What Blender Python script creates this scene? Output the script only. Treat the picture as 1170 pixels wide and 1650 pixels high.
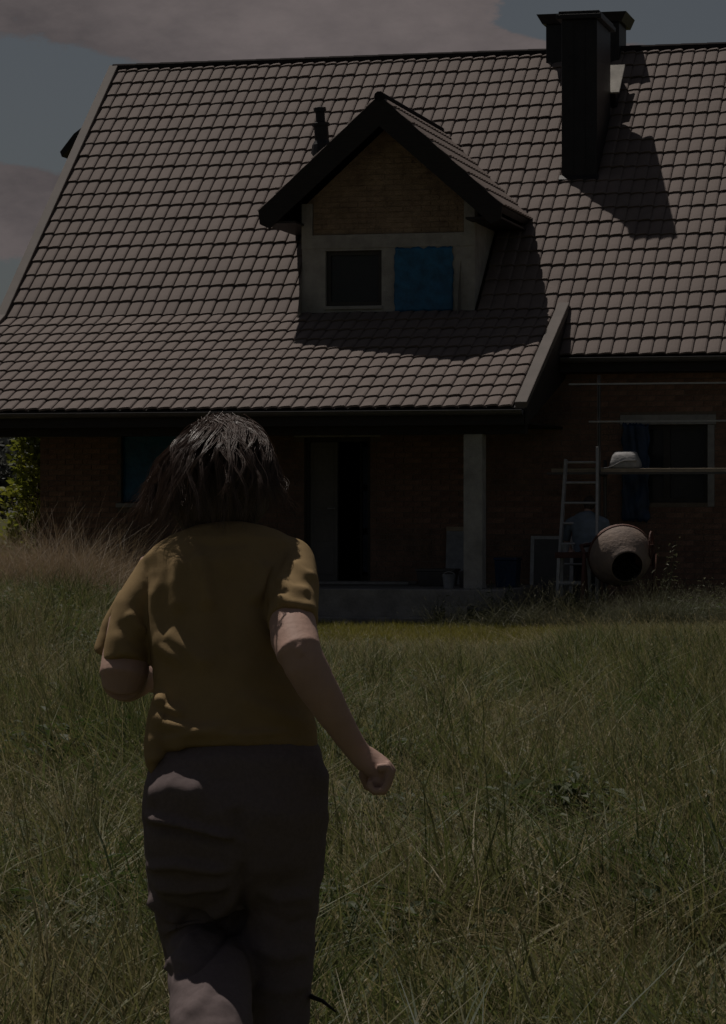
import bpy, math, random
import numpy as np
from mathutils import Vector, Matrix, noise as mnoise

for o in list(bpy.data.objects):
    bpy.data.objects.remove(o)
random.seed(7)
RNG = np.random.default_rng(11)
R = math.radians
S = bpy.context.scene
COL = S.collection

# ------------------------------------------------------------------ camera, sky, sun, exposure
FPX, CX, CY, CAMH = 4900.0, 585.0, 825.0, 1.5          # focal length and centre in photo pixels
cd = bpy.data.cameras.new('camera')
cam = bpy.data.objects.new('camera', cd)
COL.objects.link(cam)
cam.location = (0, 0, CAMH)
cam.rotation_euler = (R(90), 0, 0)
cd.sensor_fit = 'VERTICAL'
cd.sensor_height = 36.0
cd.lens = FPX / 1650.0 * 36.0
cd.clip_end = 4000
S.camera = cam

PSI = R(13.6)                                          # the house is turned by this
UV = Vector((math.cos(PSI), -math.sin(PSI), 0))
VV = Vector((math.sin(PSI), math.cos(PSI), 0))
SUN = (-0.335 * UV + 0.305 * VV + Vector((0, 0, 0.89))).normalized()   # from the chimney's shadow
SUN_EL = math.asin(SUN.z)
SUN_AZ = math.atan2(SUN.x, SUN.y)

world = bpy.data.worlds.new('World')
S.world = world
world.use_nodes = True
nt = world.node_tree
nt.nodes.clear()
N = nt.nodes.new
L = nt.links.new
out = N('ShaderNodeOutputWorld')
bg = N('ShaderNodeBackground')
bg.inputs['Strength'].default_value = 0.05
sky = N('ShaderNodeTexSky')
sky.sky_type = 'NISHITA'
sky.sun_disc = False
sky.sun_elevation = SUN_EL
sky.sun_rotation = SUN_AZ
sky.altitude = 100
sky.air_density = 1.0
sky.dust_density = 1.0
sky.ozone_density = 1.2
hsv = N('ShaderNodeHueSaturation')
hsv.inputs['Saturation'].default_value = 0.50
hsv.inputs['Value'].default_value = 0.66
L(sky.outputs[0], hsv.inputs['Color'])
tc = N('ShaderNodeTexCoord')
# cloud field: noise over the sky direction, stretched flat; billows from a second octave set
mp = N('ShaderNodeMapping')
mp.inputs['Scale'].default_value = (1, 1, 2.1)
mp.inputs['Location'].default_value = (0.0, 0.0, 0.0)
L(tc.outputs['Generated'], mp.inputs['Vector'])
nz = N('ShaderNodeTexNoise')
nz.inputs['Scale'].default_value = 8.0
nz.inputs['Detail'].default_value = 9
nz.inputs['Roughness'].default_value = 0.6
L(mp.outputs[0], nz.inputs['Vector'])


def sky_blob(px, py, rx, ry):
    """a cloud bank standing in that direction of the sky (soft bump over direction)"""
    d = Vector(((px - CX) / FPX, 1, (CY - py) / FPX)).normalized()
    sub = N('ShaderNodeVectorMath'); sub.operation = 'SUBTRACT'
    L(tc.outputs['Generated'], sub.inputs[0]); sub.inputs[1].default_value = d
    sc = N('ShaderNodeVectorMath'); sc.operation = 'MULTIPLY'
    L(sub.outputs[0], sc.inputs[0]); sc.inputs[1].default_value = (FPX / rx, 2.0, FPX / ry)
    ln = N('ShaderNodeVectorMath'); ln.operation = 'LENGTH'
    L(sc.outputs[0], ln.inputs[0])
    mr = N('ShaderNodeMapRange'); mr.interpolation_type = 'SMOOTHERSTEP'
    L(ln.outputs['Value'], mr.inputs['Value'])
    mr.inputs['From Min'].default_value = 1.5; mr.inputs['From Max'].default_value = 0.0
    mr.inputs['To Min'].default_value = 0.0; mr.inputs['To Max'].default_value = 1.0
    return mr.outputs[0]


nz2 = N('ShaderNodeTexNoise')
nz2.inputs['Scale'].default_value = 42.0
nz2.inputs['Detail'].default_value = 7
nz2.inputs['Roughness'].default_value = 0.62
L(mp.outputs[0], nz2.inputs['Vector'])
puff = N('ShaderNodeMath'); puff.operation = 'MULTIPLY_ADD'
L(nz2.outputs['Fac'], puff.inputs[0]); puff.inputs[1].default_value = 0.42
sh0 = N('ShaderNodeMath'); sh0.operation = 'ADD'
L(nz.outputs['Fac'], sh0.inputs[0]); sh0.inputs[1].default_value = -0.21
L(sh0.outputs[0], puff.inputs[2])
acc = puff.outputs[0]
for (px, py, rx, ry, amt) in ((330, 0, 560, 120, .44), (30, 330, 180, 85, .42), (760, 92, 150, 42, .40), (1015, 80, 60, 22, .30),
                              (140, 185, 260, 70, -.22), (980, 20, 240, 60, -.22), (-700, 120, 500, 130, .30), (1900, 60, 500, 120, .30)):
    b = sky_blob(px, py, rx, ry)
    m = N('ShaderNodeMath'); m.operation = 'MULTIPLY_ADD'
    L(b, m.inputs[0]); m.inputs[1].default_value = amt; L(acc, m.inputs[2])
    acc = m.outputs[0]
cr = N('ShaderNodeMapRange'); cr.interpolation_type = 'SMOOTHSTEP'
L(acc, cr.inputs['Value'])
cr.inputs['From Min'].default_value = 0.575; cr.inputs['From Max'].default_value = 0.655
ccol = N('ShaderNodeValToRGB')
L(puff.outputs[0], ccol.inputs[0])
ccol.color_ramp.elements[0].position = 0.35; ccol.color_ramp.elements[0].color = (3.6, 3.15, 3.2, 1)
ccol.color_ramp.elements[1].position = 0.68; ccol.color_ramp.elements[1].color = (6.6, 5.6, 5.5, 1)
mixc = N('ShaderNodeMix'); mixc.data_type = 'RGBA'
L(cr.outputs[0], mixc.inputs['Factor'])
L(hsv.outputs[0], mixc.inputs[6])
L(ccol.outputs[0], mixc.inputs[7])
L(mixc.outputs[2], bg.inputs['Color'])
L(bg.outputs[0], out.inputs['Surface'])

sl = bpy.data.lights.new('sun', 'SUN')
sl.energy = 5.0
sl.angle = R(0.53)
sl.color = (1.0, 0.93, 0.85)
sun = bpy.data.objects.new('sun', sl)
COL.objects.link(sun)
sun.location = (-20, 30, 60)
sun.rotation_euler = (-SUN).to_track_quat('-Z', 'Y').to_euler()

S.view_settings.view_transform = 'Standard'
S.view_settings.look = 'None'
S.view_settings.gamma = 1.0
S.view_settings.use_curve_mapping = False
S.view_settings.exposure = -1.25
S.cycles.use_light_tree = False
world.cycles.sampling_method = 'MANUAL'
world.cycles.sample_map_resolution = 256
S.cycles.max_bounces = 4
S.cycles.diffuse_bounces = 2
S.cycles.glossy_bounces = 2
S.cycles.transmission_bounces = 4


# ------------------------------------------------------------------ helpers
class MB:
    """collects verts and faces; build() links them as one mesh object"""

    def __init__(s):
        s.v = []
        s.f = []

    def quad(s, *p):
        n = len(s.v)
        s.v += [tuple(q) for q in p]
        s.f.append(tuple(range(n, n + len(p))))
        return s

    def box(s, x0, x1, y0, y1, z0, z1, M=None):
        n = len(s.v)
        P = [(x, y, z) for z in (z0, z1) for y in (y0, y1) for x in (x0, x1)]
        if M is not None:
            P = [tuple(M @ Vector(p)) for p in P]
        s.v += P
        for f in ((0, 2, 3, 1), (4, 5, 7, 6), (0, 1, 5, 4), (2, 6, 7, 3), (0, 4, 6, 2), (1, 3, 7, 5)):
            s.f.append(tuple(n + i for i in f))
        return s

    def bar(s, a, b, w, h, up=(0, 0, 1)):
        """a rectangular bar from a to b"""
        a = Vector(a); b = Vector(b)
        d = (b - a)
        l = d.length
        d.normalize()
        u = Vector(up)
        if abs(d.dot(u)) > .98:
            u = Vector((0, 1, 0))
        x = d.cross(u).normalized()
        z = x.cross(d)
        M = Matrix(((x.x, d.x, z.x, a.x), (x.y, d.y, z.y, a.y), (x.z, d.z, z.z, a.z), (0, 0, 0, 1)))
        return s.box(-w / 2, w / 2, 0, l, -h / 2, h / 2, M)

    def prism(s, poly, d):
        """poly: list of 3-D points (planar), extruded by vector d"""
        n = len(s.v)
        k = len(poly)
        d = Vector(d)
        s.v += [tuple(p) for p in poly] + [tuple(Vector(p) + d) for p in poly]
        s.f.append(tuple(range(n, n + k)))
        s.f.append(tuple(range(n + 2 * k - 1, n + k - 1, -1)))
        for i in range(k):
            j = (i + 1) % k
            s.f.append((n + j, n + i, n + k + i, n + k + j))
        return s

    def tube(s, pts, rad, n=8, caps=True, flat=None, ref=None):
        """loft of ellipses along pts; rad: list of r or (rx, ry); ref = direction of rx"""
        pts = [Vector(p) for p in pts]
        base = len(s.v)
        k = len(pts)
        prevx = None
        for i, p in enumerate(pts):
            d = (pts[min(i + 1, k - 1)] - pts[max(i - 1, 0)]).normalized()
            r = rad[i] if isinstance(rad, (list, tuple)) else rad
            rx, ry = r if isinstance(r, (list, tuple)) else (r, r)
            if ref is not None:
                x = Vector(ref)
            elif prevx is not None:
                x = prevx
            else:
                x = Vector((1, 0, 0)) if abs(d.x) < .9 else Vector((0, 1, 0))
            x = (x - d * x.dot(d)).normalized()
            prevx = x
            y = d.cross(x)
            for j in range(n):
                a = 2 * math.pi * j / n
                s.v.append(tuple(p + x * (rx * math.cos(a)) + y * (ry * math.sin(a))))
        for i in range(k - 1):
            for j in range(n):
                a = base + i * n + j
                b = base + i * n + (j + 1) % n
                s.f.append((a, b, b + n, a + n))
        if caps:
            s.f.append(tuple(base + j for j in range(n - 1, -1, -1)))
            s.f.append(tuple(base + (k - 1) * n + j for j in range(n)))
        return s

    def lathe(s, prof, n=20, M=None, capa=False, capb=False):
        """prof: (radius, height) list, about local z, placed by M"""
        base = len(s.v)
        for (r, h) in prof:
            for j in range(n):
                a = 2 * math.pi * j / n
                p = Vector((r * math.cos(a), r * math.sin(a), h))
                s.v.append(tuple(M @ p if M is not None else p))
        k = len(prof)
        for i in range(k - 1):
            for j in range(n):
                a = base + i * n + j
                b = base + i * n + (j + 1) % n
                s.f.append((a, b, b + n, a + n))
        if capa:
            s.f.append(tuple(base + j for j in range(n - 1, -1, -1)))
        if capb:
            s.f.append(tuple(base + (k - 1) * n + j for j in range(n)))
        return s

    def ball(s, c, r, n=12, m=8):
        c = Vector(c)
        rr = r if isinstance(r, (tuple, list)) else (r, r, r)
        base = len(s.v)
        s.v.append((c.x, c.y, c.z - rr[2]))
        for i in range(1, m):
            t = math.pi * i / m - math.pi / 2
            for j in range(n):
                a = 2 * math.pi * j / n
                s.v.append((c.x + rr[0] * math.cos(t) * math.cos(a), c.y + rr[1] * math.cos(t) * math.sin(a), c.z + rr[2] * math.sin(t)))
        s.v.append((c.x, c.y, c.z + rr[2]))
        top = len(s.v) - 1
        for j in range(n):
            s.f.append((base, base + 1 + (j + 1) % n, base + 1 + j))
            s.f.append((top, base + 1 + (m - 2) * n + j, base + 1 + (m - 2) * n + (j + 1) % n))
        for i in range(m - 2):
            for j in range(n):
                a = base + 1 + i * n + j
                b = base + 1 + i * n + (j + 1) % n
                s.f.append((a, b, b + n, a + n))
        return s

    def mesh(s, name, mat=None, smooth=False):
        me = bpy.data.meshes.new(name)
        me.from_pydata(s.v, [], s.f)
        if mat is not None:
            me.materials.append(mat)
        me.validate()
        if smooth:
            me.shade_smooth()
        me.update()
        return me

    def build(s, name, mat, parent=None, smooth=False, bevel=0):
        o = bpy.data.objects.new(name, s.mesh(name, mat, smooth))
        COL.objects.link(o)
        if parent is not None:
            o.parent = parent
        if bevel:
            b = o.modifiers.new('bevel', 'BEVEL')
            b.width = bevel
            b.segments = 2
            b.limit_method = 'ANGLE'
        return o


def tag(o, label=None, cat=None, group=None, kind=None):
    if label: o['label'] = label
    if cat: o['category'] = cat
    if group: o['group'] = group
    if kind: o['kind'] = kind
    return o


def empty(name, loc, rz=0, parent=None):
    o = bpy.data.objects.new(name, None)
    o.empty_display_size = .2
    COL.objects.link(o)
    o.location = loc
    o.rotation_euler = (0, 0, rz)
    if parent is not None:
        o.parent = parent
    return o


def material(name, col, rough=.7, var=.0, scale=8, bump=0, bscale=60, spec=.3, metal=0, col2=None, stretch=(1, 1, 1), coord='Object', hue_rand=0):
    """principled with two-colour noise wear, fine relief and optional random shade per object"""
    m = bpy.data.materials.new(name)
    m.use_nodes = True
    t = m.node_tree
    p = t.nodes['Principled BSDF']
    p.inputs['Roughness'].default_value = rough
    p.inputs['Specular IOR Level'].default_value = spec
    p.inputs['Metallic'].default_value = metal
    c1 = tuple(col) + (1,)
    tcn = t.nodes.new('ShaderNodeTexCoord')
    mpn = t.nodes.new('ShaderNodeMapping')
    mpn.inputs['Scale'].default_value = stretch
    t.links.new(tcn.outputs[coord], mpn.inputs[0])
    last = None
    if var or col2:
        n1 = t.nodes.new('ShaderNodeTexNoise')
        n1.inputs['Scale'].default_value = scale
        n1.inputs['Detail'].default_value = 6
        n1.inputs['Roughness'].default_value = .65
        t.links.new(mpn.outputs[0], n1.inputs['Vector'])
        rp = t.nodes.new('ShaderNodeValToRGB')
        t.links.new(n1.outputs['Fac'], rp.inputs[0])
        rp.color_ramp.elements[0].position = .32
        rp.color_ramp.elements[1].position = .68
        ca = col2 if col2 else tuple(c * (1 - var) for c in col)
        cb = col if col2 else tuple(min(1, c * (1 + var)) for c in col)
        rp.color_ramp.elements[0].color = tuple(ca) + (1,)
        rp.color_ramp.elements[1].color = tuple(cb) + (1,)
        last = rp.outputs[0]
    if hue_rand:
        oi = t.nodes.new('ShaderNodeObjectInfo')
        mr = t.nodes.new('ShaderNodeMapRange')
        t.links.new(oi.outputs['Random'], mr.inputs[0])
        mr.inputs['To Min'].default_value = 1 - hue_rand
        mr.inputs['To Max'].default_value = 1 + hue_rand
        hs = t.nodes.new('ShaderNodeHueSaturation')
        t.links.new(mr.outputs[0], hs.inputs['Value'])
        if last: t.links.new(last, hs.inputs['Color'])
        else: hs.inputs['Color'].default_value = c1
        last = hs.outputs[0]
    if last: t.links.new(last, p.inputs['Base Color'])
    else: p.inputs['Base Color'].default_value = c1
    if bump:
        n2 = t.nodes.new('ShaderNodeTexNoise')
        n2.inputs['Scale'].default_value = bscale
        n2.inputs['Detail'].default_value = 5
        t.links.new(mpn.outputs[0], n2.inputs['Vector'])
        bn = t.nodes.new('ShaderNodeBump')
        bn.inputs['Strength'].default_value = bump
        bn.inputs['Distance'].default_value = .02
        t.links.new(n2.outputs['Fac'], bn.inputs['Height'])
        t.links.new(bn.outputs[0], p.inputs['Normal'])
    return m


M = {}
M['tile'] = material('roof_tile', (.172, .139, .126), .75, .12, 3.0, .25, 30, spec=.12, hue_rand=.06, coord='Object')
M['trim'] = material('roof_trim', (.125, .106, .096), .75, .12, 3, .1)
M['ridge'] = material('ridge_metal', (.028, .024, .024), .9, .2, 5, spec=.05)
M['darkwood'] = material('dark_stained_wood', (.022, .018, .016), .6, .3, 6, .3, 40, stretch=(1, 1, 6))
M['gutter'] = material('gutter_metal', (.07, .065, .065), .35, .2, 6, spec=.5)
M['chimney'] = material('chimney_cladding', (.018, .017, .019), .5, .3, 4, .1)
M['brick'] = material('clay_brick', (.30, .18, .135), .9, 0, 9, .6, 70, col2=(.18, .112, .088), hue_rand=.18, spec=.1)
M['brickall'] = material('clay_brickwork', (.28, .175, .13), .9, 0, 5, .6, 70, col2=(.15, .098, .076), spec=.1)
M['mortar'] = material('mortar', (.19, .155, .125), .95, .2, 12, .5, 60, spec=.1)
M['plaster'] = material('grey_render', (.36, .34, .31), .9, .22, 3.5, .4, 50, spec=.1)
M['concrete'] = material('concrete', (.33, .32, .31), .9, .22, 4, .4, 40, spec=.15)
M['slab'] = material('porch_concrete', (.26, .25, .24), .95, .3, 3, .5, 30, spec=.1)
M['film'] = material('blue_membrane', (.016, .115, .23), .45, .35, 7, .5, 14, spec=.4)
M['film2'] = material('navy_plastic', (.012, .034, .085), .4, .3, 5, .3, 20, spec=.4)
M['frame'] = material('window_frame', (.05, .045, .04), .5, .2)
M['doorgrey'] = material('door_panel', (.17, .16, .15), .6, .15, 4, .1)
M['steel'] = material('galvanised_steel', (.40, .40, .41), .5, .2, 10, metal=.2)
M['rust'] = material('rusty_red_paint', (.13, .055, .042), .7, 0, 12, .3, col2=(.09, .045, .035))
M['drum'] = material('mixer_drum', (.31, .23, .185), .75, 0, 5, .4, 25, col2=(.20, .16, .14))
M['drumin'] = material('mixer_inside', (.05, .045, .04), .9, .3, 8, .4)
M['timber'] = material('pale_timber', (.42, .34, .25), .8, .25, 8, .3, stretch=(1, 8, 8))
M['bag'] = material('pale_bag', (.40, .39, .39), .7, .15, 9, .4, 20)
M['rubber'] = material('black_rubber', (.02, .02, .02), .8)
M['plasticgrey'] = material('grey_plastic', (.28, .29, .31), .5, .2)
M['osb'] = material('rough_gable_infill', (.36, .265, .18), .95, 0, 5, .7, 45, col2=(.19, .135, .095), spec=.1)
M['soil'] = material('meadow_ground', (.095, .09, .035), .95, 0, .9, .6, 12, col2=(.05, .05, .026), spec=.05, coord='Object')
M['skin'] = material('skin', (.48, .315, .255), .65, .07, 14, .08, 90, spec=.18)
M['shirt'] = material('olive_shirt', (.31, .215, .108), .9, .10, 10, .10, 420, spec=.1)
M['trousers'] = material('taupe_trousers', (.165, .13, .128), .92, .10, 120, .12, 420, spec=.08)
M['shoe'] = material('dark_shoe', (.03, .028, .028), .6, .2)
M['sole'] = material('pale_sole', (.4, .38, .35), .7, .1)
M['worker_shirt'] = material('greyblue_shirt', (.17, .21, .26), .9, .15, 9, .3, 40)
M['worker_trousers'] = material('dark_trousers', (.035, .035, .045), .9, .2)


def glass_mat():
    m = bpy.data.materials.new('window_glass')
    m.use_nodes = True
    p = m.node_tree.nodes['Principled BSDF']
    p.inputs['Base Color'].default_value = (.35, .37, .38, 1)
    p.inputs['Roughness'].default_value = .06
    p.inputs['Transmission Weight'].default_value = .9
    p.inputs['IOR'].default_value = 1.18
    return m


M['glass'] = glass_mat()


def leaf_mat(name, cols, trans=.35, nscale=.5, rough=.6, mottle=1.0):
    """foliage: colour from world-space patches plus a random shade per clump"""
    m = bpy.data.materials.new(name)
    m.use_nodes = True
    t = m.node_tree
    t.nodes.clear()
    o = t.nodes.new('ShaderNodeOutputMaterial')
    g = t.nodes.new('ShaderNodeNewGeometry')
    n = t.nodes.new('ShaderNodeTexNoise')
    n.inputs['Scale'].default_value = nscale
    n.inputs['Detail'].default_value = 4
    t.links.new(g.outputs['Position'], n.inputs['Vector'])
    oi = t.nodes.new('ShaderNodeObjectInfo')
    a = t.nodes.new('ShaderNodeMath')
    a.operation = 'MULTIPLY_ADD'
    t.links.new(oi.outputs['Random'], a.inputs[0])
    a.inputs[1].default_value = .40 * mottle
    s1 = t.nodes.new('ShaderNodeMath')
    s1.operation = 'MULTIPLY_ADD'
    t.links.new(n.outputs['Fac'], s1.inputs[0])
    s1.inputs[1].default_value = 1.5
    s1.inputs[2].default_value = -.25 - .2 * mottle
    t.links.new(s1.outputs[0], a.inputs[2])
    rp = t.nodes.new('ShaderNodeValToRGB')
    t.links.new(a.outputs[0], rp.inputs[0])
    e = rp.color_ramp.elements
    while len(e) < len(cols):
        e.new(.5)
    for i, c in enumerate(cols):
        e[i].position = i / (len(cols) - 1)
        e[i].color = tuple(c) + (1,)
    d = t.nodes.new('ShaderNodeBsdfDiffuse')
    tr = t.nodes.new('ShaderNodeBsdfTranslucent')
    gl = t.nodes.new('ShaderNodeBsdfGlossy')
    gl.inputs['Roughness'].default_value = rough
    gl.inputs['Color'].default_value = (.6, .6, .6, 1)
    mx = t.nodes.new('ShaderNodeMixShader')
    mx.inputs[0].default_value = trans
    t.links.new(rp.outputs[0], d.inputs['Color'])
    t.links.new(rp.outputs[0], tr.inputs['Color'])
    t.links.new(d.outputs[0], mx.inputs[1])
    t.links.new(tr.outputs[0], mx.inputs[2])
    mg = t.nodes.new('ShaderNodeMixShader')
    mg.inputs[0].default_value = .05
    t.links.new(mx.outputs[0], mg.inputs[1])
    t.links.new(gl.outputs[0], mg.inputs[2])
    t.links.new(mg.outputs[0], o.inputs['Surface'])
    return m


M['grass'] = leaf_mat('meadow_grass', [(.040, .072, .016), (.105, .130, .036), (.19, .185, .070), (.32, .27, .14)], trans=.45, nscale=.9)
M['weed'] = leaf_mat('leafy_weeds', [(.035, .062, .016), (.065, .095, .024), (.10, .115, .04)], trans=.55)
M['stalk'] = leaf_mat('seed_stalks', [(.15, .14, .055), (.28, .235, .12), (.42, .35, .20)], trans=.45)
M['dry'] = leaf_mat('dry_grass', [(.15, .11, .062), (.22, .16, .095), (.29, .215, .135)])
M['lawn'] = leaf_mat('lawn_grass', [(.12, .125, .02), (.20, .185, .035), (.28, .24, .06)], trans=.5)
M['hay'] = leaf_mat('weedy_hay', [(.06, .065, .035), (.11, .11, .06), (.19, .17, .11)])
M['conifer'] = leaf_mat('conifer_foliage', [(.04, .07, .018), (.17, .19, .024), (.34, .32, .04)], trans=.55, nscale=1.6)
M['farleaf'] = leaf_mat('far_foliage', [(.07, .075, .07), (.11, .115, .105), (.16, .155, .14)], nscale=.8)
M['bark'] = material('bark', (.09, .06, .04), .95, .3, 12, .6, 30)
M['hairbase'] = material('hair_mass', (.07, .05, .042), .7, .5, 60, stretch=(1, 1, .15))


def hair_mat():
    m = bpy.data.materials.new('brown_hair')
    m.use_nodes = True
    t = m.node_tree
    p = t.nodes['Principled BSDF']
    p.inputs['Base Color'].default_value = (.165, .115, .095, 1)
    p.inputs['Roughness'].default_value = .42
    p.inputs['Specular IOR Level'].default_value = .6
    tr = t.nodes.new('ShaderNodeBsdfTranslucent')
    tr.inputs['Color'].default_value = (.27, .20, .17, 1)
    mx = t.nodes.new('ShaderNodeMixShader')
    mx.inputs[0].default_value = .42
    t.links.new(p.outputs[0], mx.inputs[1])
    t.links.new(tr.outputs[0], mx.inputs[2])
    t.links.new(mx.outputs[0], t.nodes['Material Output'].inputs['Surface'])
    return m


M['hair'] = hair_mat()


# ------------------------------------------------------------------ ground
def sstep(a, b, x):
    t = np.clip((x - a) / (b - a), 0, 1)
    return t * t * (3 - 2 * t)


def ground_h(x, y):
    x = np.asarray(x, float)
    y = np.asarray(y, float)
    rise = .42 * sstep(-1.6, -3.6, x) * sstep(16, 33, y) * (1 - sstep(46, 60, y))
    und = .035 * np.sin(x * 1.3 + .6 * y) * np.sin(y * .55 + 1.3) * sstep(7, 12, y) * (1 - sstep(34, 37, y))
    return rise + und


xs = np.concatenate([[-3000, -800, -250, -90, -40], np.linspace(-20, 20, 81), [40, 90, 250, 800, 3000]])
ys = np.concatenate([[-300, -60, -10], np.linspace(-2, 62, 129), [75, 100, 160, 300, 800, 3200]])
gx, gy = np.meshgrid(xs, ys)
gz = ground_h(gx, gy)
gm = MB()
gm.v = [tuple(p) for p in np.stack([gx.ravel(), gy.ravel(), gz.ravel()], 1).tolist()]
nx = len(xs)
gm.f = [(j * nx + i, j * nx + i + 1, (j + 1) * nx + i + 1, (j + 1) * nx + i) for j in range(len(ys) - 1) for i in range(nx - 1)]
tag(gm.build('ground', M['soil'], smooth=True), kind='structure')

# ------------------------------------------------------------------ the house: local axes u (along the ridge), v (away), w (up)
AL, BE = R(40), R(24.5)
OX, OY = 3.8908, 41.0
ZE = 3.617                                  # height of the tile plane at the right-hand eave (v = 0)
HOUSE = empty('brick_house', (OX, OY, 0), -PSI)
tag(HOUSE, 'unfinished brick house with brown tiled roof, dormer and covered porch', 'house')


def house_px(u, v, w):
    x = OX + u * UV.x + v * VV.x
    y = OY + u * UV.y + v * VV.y
    return CX + FPX * x / y, CY - FPX * (w - CAMH) / y


def to_world(u, v, w=0):
    return Vector((OX + u * UV.x + v * VV.x, OY + u * UV.y + v * VV.y, w))


U0, U1 = -9.62, 4.4                         # verges of the main roof
UP = -1.28                                  # right-hand verge of the porch roof
VR = 6.0                                    # ridge
WR = ZE + VR * math.tan(AL)
VB = 3 * .35 * math.cos(AL)                 # where the porch roof breaks away
WB = ZE + VB * math.tan(AL)
VE = VB - 10 * .35 * math.cos(BE)           # porch eave
WE = WB - 10 * .35 * math.sin(BE)
VW = .5                                     # front wall face
UWL, UWR = -8.88, 3.8

# dormer numbers
DC, DH, DP = -3.85, 1.245, R(42)            # centre line, half width, pitch
DV, DVO = .85, .35                          # wall face, front edge of its roof
DA = 7.27                                   # top of its ridge
DEH = 1.74                                  # half width of its roof


def walls(mb, u0, u1, w0, w1, v0, v1, holes):
    """a wall with rectangular openings, as slabs round them"""
    us = sorted({u0, u1, *[h[0] for h in holes], *[h[1] for h in holes]})
    for a, b in zip(us[:-1], us[1:]):
        cuts = sorted([(h[2], h[3]) for h in holes if h[0] <= a and h[1] >= b])
        z = w0
        for (c, d) in cuts:
            if c > z: mb.box(a, b, v0, v1, z, c)
            z = d
        if z < w1: mb.box(a, b, v0, v1, z, w1)


WIN1 = (-7.67, -6.35, 1.63, 2.62)
DOOR = (-4.975, -4.017, .5, 2.545)
WIN2 = (-.456, .692, 1.627, 2.69)
holes = [WIN1, DOOR, WIN2]
fw = MB()
walls(fw, UWL, UWR, -.3, 3.5, VW, VW + .3, holes)
front_wall = fw.build('wall', M['mortar'], HOUSE)
ow = MB()
for u in (UWL, UWR - .3):                   # gable walls and the back wall close the house
    ow.prism([(u, VW + .3, -.3), (u, 11.4, -.3), (u, 11.4, 3.5), (u, VR, WR - .35), (u, VW + .3, 3.55)], (.3, 0, 0))
ow.box(UWL + .3, UWR - .3, 11.1, 11.4, -.3, 3.5)
ow.build('side_wall', M['mortar'], HOUSE)
fl = MB()
fl.box(UWL + .3, UWR - .3, VW + .3, 11.1, .38, .48)
fl.build('floor', M['slab'], HOUSE)
fl = MB()
fl.box(UWL + .3, UWR - .3, VW + .3, 11.1, 3.2, 3.4)
fl.build('ceiling', M['slab'], HOUSE)
pt = MB()
pt.box(-6.2, -6.1, VW + .3, 5, .48, 3.2).box(-2.2, -2.1, VW + .3, 5, .48, 3.2).box(UWL + .3, UWR - .3, 5, 5.1, .48, 3.2)
pt.build('partition', M['mortar'], HOUSE)

# bricks: proud of the mortar face, running bond, uneven
BL, BH, BJ = .25, .065, .011


def brick_cells(u0, u1, w0, w1, skip):
    cells = []
    r = 0
    z = w0
    while z + BH <= w1:
        x = u0 + (0 if r % 2 == 0 else -(BL + BJ) / 2)
        while x < u1:
            a, b = max(x, u0), min(x + BL, u1)
            if b - a > .05:
                segs = [(a, b)]
                for h in skip:
                    if z + BH > h[2] and z < h[3]:
                        ns = []
                        for (p, q) in segs:
                            if q <= h[0] or p >= h[1]: ns.append((p, q))
                            else:
                                if h[0] - p > .04: ns.append((p, h[0]))
                                if q - h[1] > .04: ns.append((h[1], q))
                        segs = ns
                for (p, q) in segs: cells.append((p, q, z, z + BH))
            x += BL + BJ
        z += BH + BJ
        r += 1
    return cells


LINT = [(WIN1[0] - .1, WIN1[1] + .1, WIN1[3], WIN1[3] + .16), (DOOR[0] - .15, DOOR[1] + .15, DOOR[3], DOOR[3] + .16),
        (WIN2[0] - .05, WIN2[1] + .12, WIN2[3], WIN2[3] + .14), (WIN2[1], WIN2[1] + .10, WIN2[2] - .06, WIN2[3]), (WIN1[0] - .05, WIN1[1] + .1, WIN1[2] - .07, WIN1[2])]
cells = brick_cells(UWL, UWR, -.02, 3.45, holes + LINT)


def brick_rank(c):
    u, w = (c[0] + c[1]) / 2, (c[2] + c[3]) / 2
    x, y = house_px(u, VW, w)
    if c[1] - c[0] < BL - .01 or not (0 < x < 1165): return 9
    if 65 < x < 196 and 700 < y < 875: return 0
    if x > 1060 and 815 < y < 950: return 1
    if x > 1150 and 640 < y < 815: return 1
    if 605 < x < 745 and 700 < y < 850: return 2
    if 785 < x < 905 and 700 < y < 860: return 3
    if x > 930 and 585 < y < 660: return 2
    return 8


cells.sort(key=brick_rank)
bm0 = MB()
bm0.box(0, BL, -.009, .01, 0, BH)
brick_mesh = bm0.mesh('brick', M['brick'])
rest = MB()
for i, (a, b, c, d) in enumerate(cells):
    j = random.uniform(-.003, .004)
    if i < 300:
        o = bpy.data.objects.new('brick', brick_mesh)
        COL.objects.link(o)
        o.parent = front_wall
        o.location = (a + random.uniform(-.002, .002), VW + j, c)
    else:
        rest.box(a, b, VW - .009 + j, VW + .01, c, d)
tag(rest.build('brickwork', M['brickall'], front_wall), kind='stuff')
# concrete lintels and the raw jamb of the right-hand window
for (a, b, c, d) in LINT[:4]:
    MB().box(a + .004, b - .004, VW - .013, VW + .012, c + .004, d - .004).build('lintel', M['concrete'], front_wall, bevel=.004)
MB().box(WIN1[0] - .05, WIN1[1] + .1, VW - .09, VW + .02, WIN1[2] - .066, WIN1[2] - .006).build('sill', M['concrete'], front_wall, bevel=.006)


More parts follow.
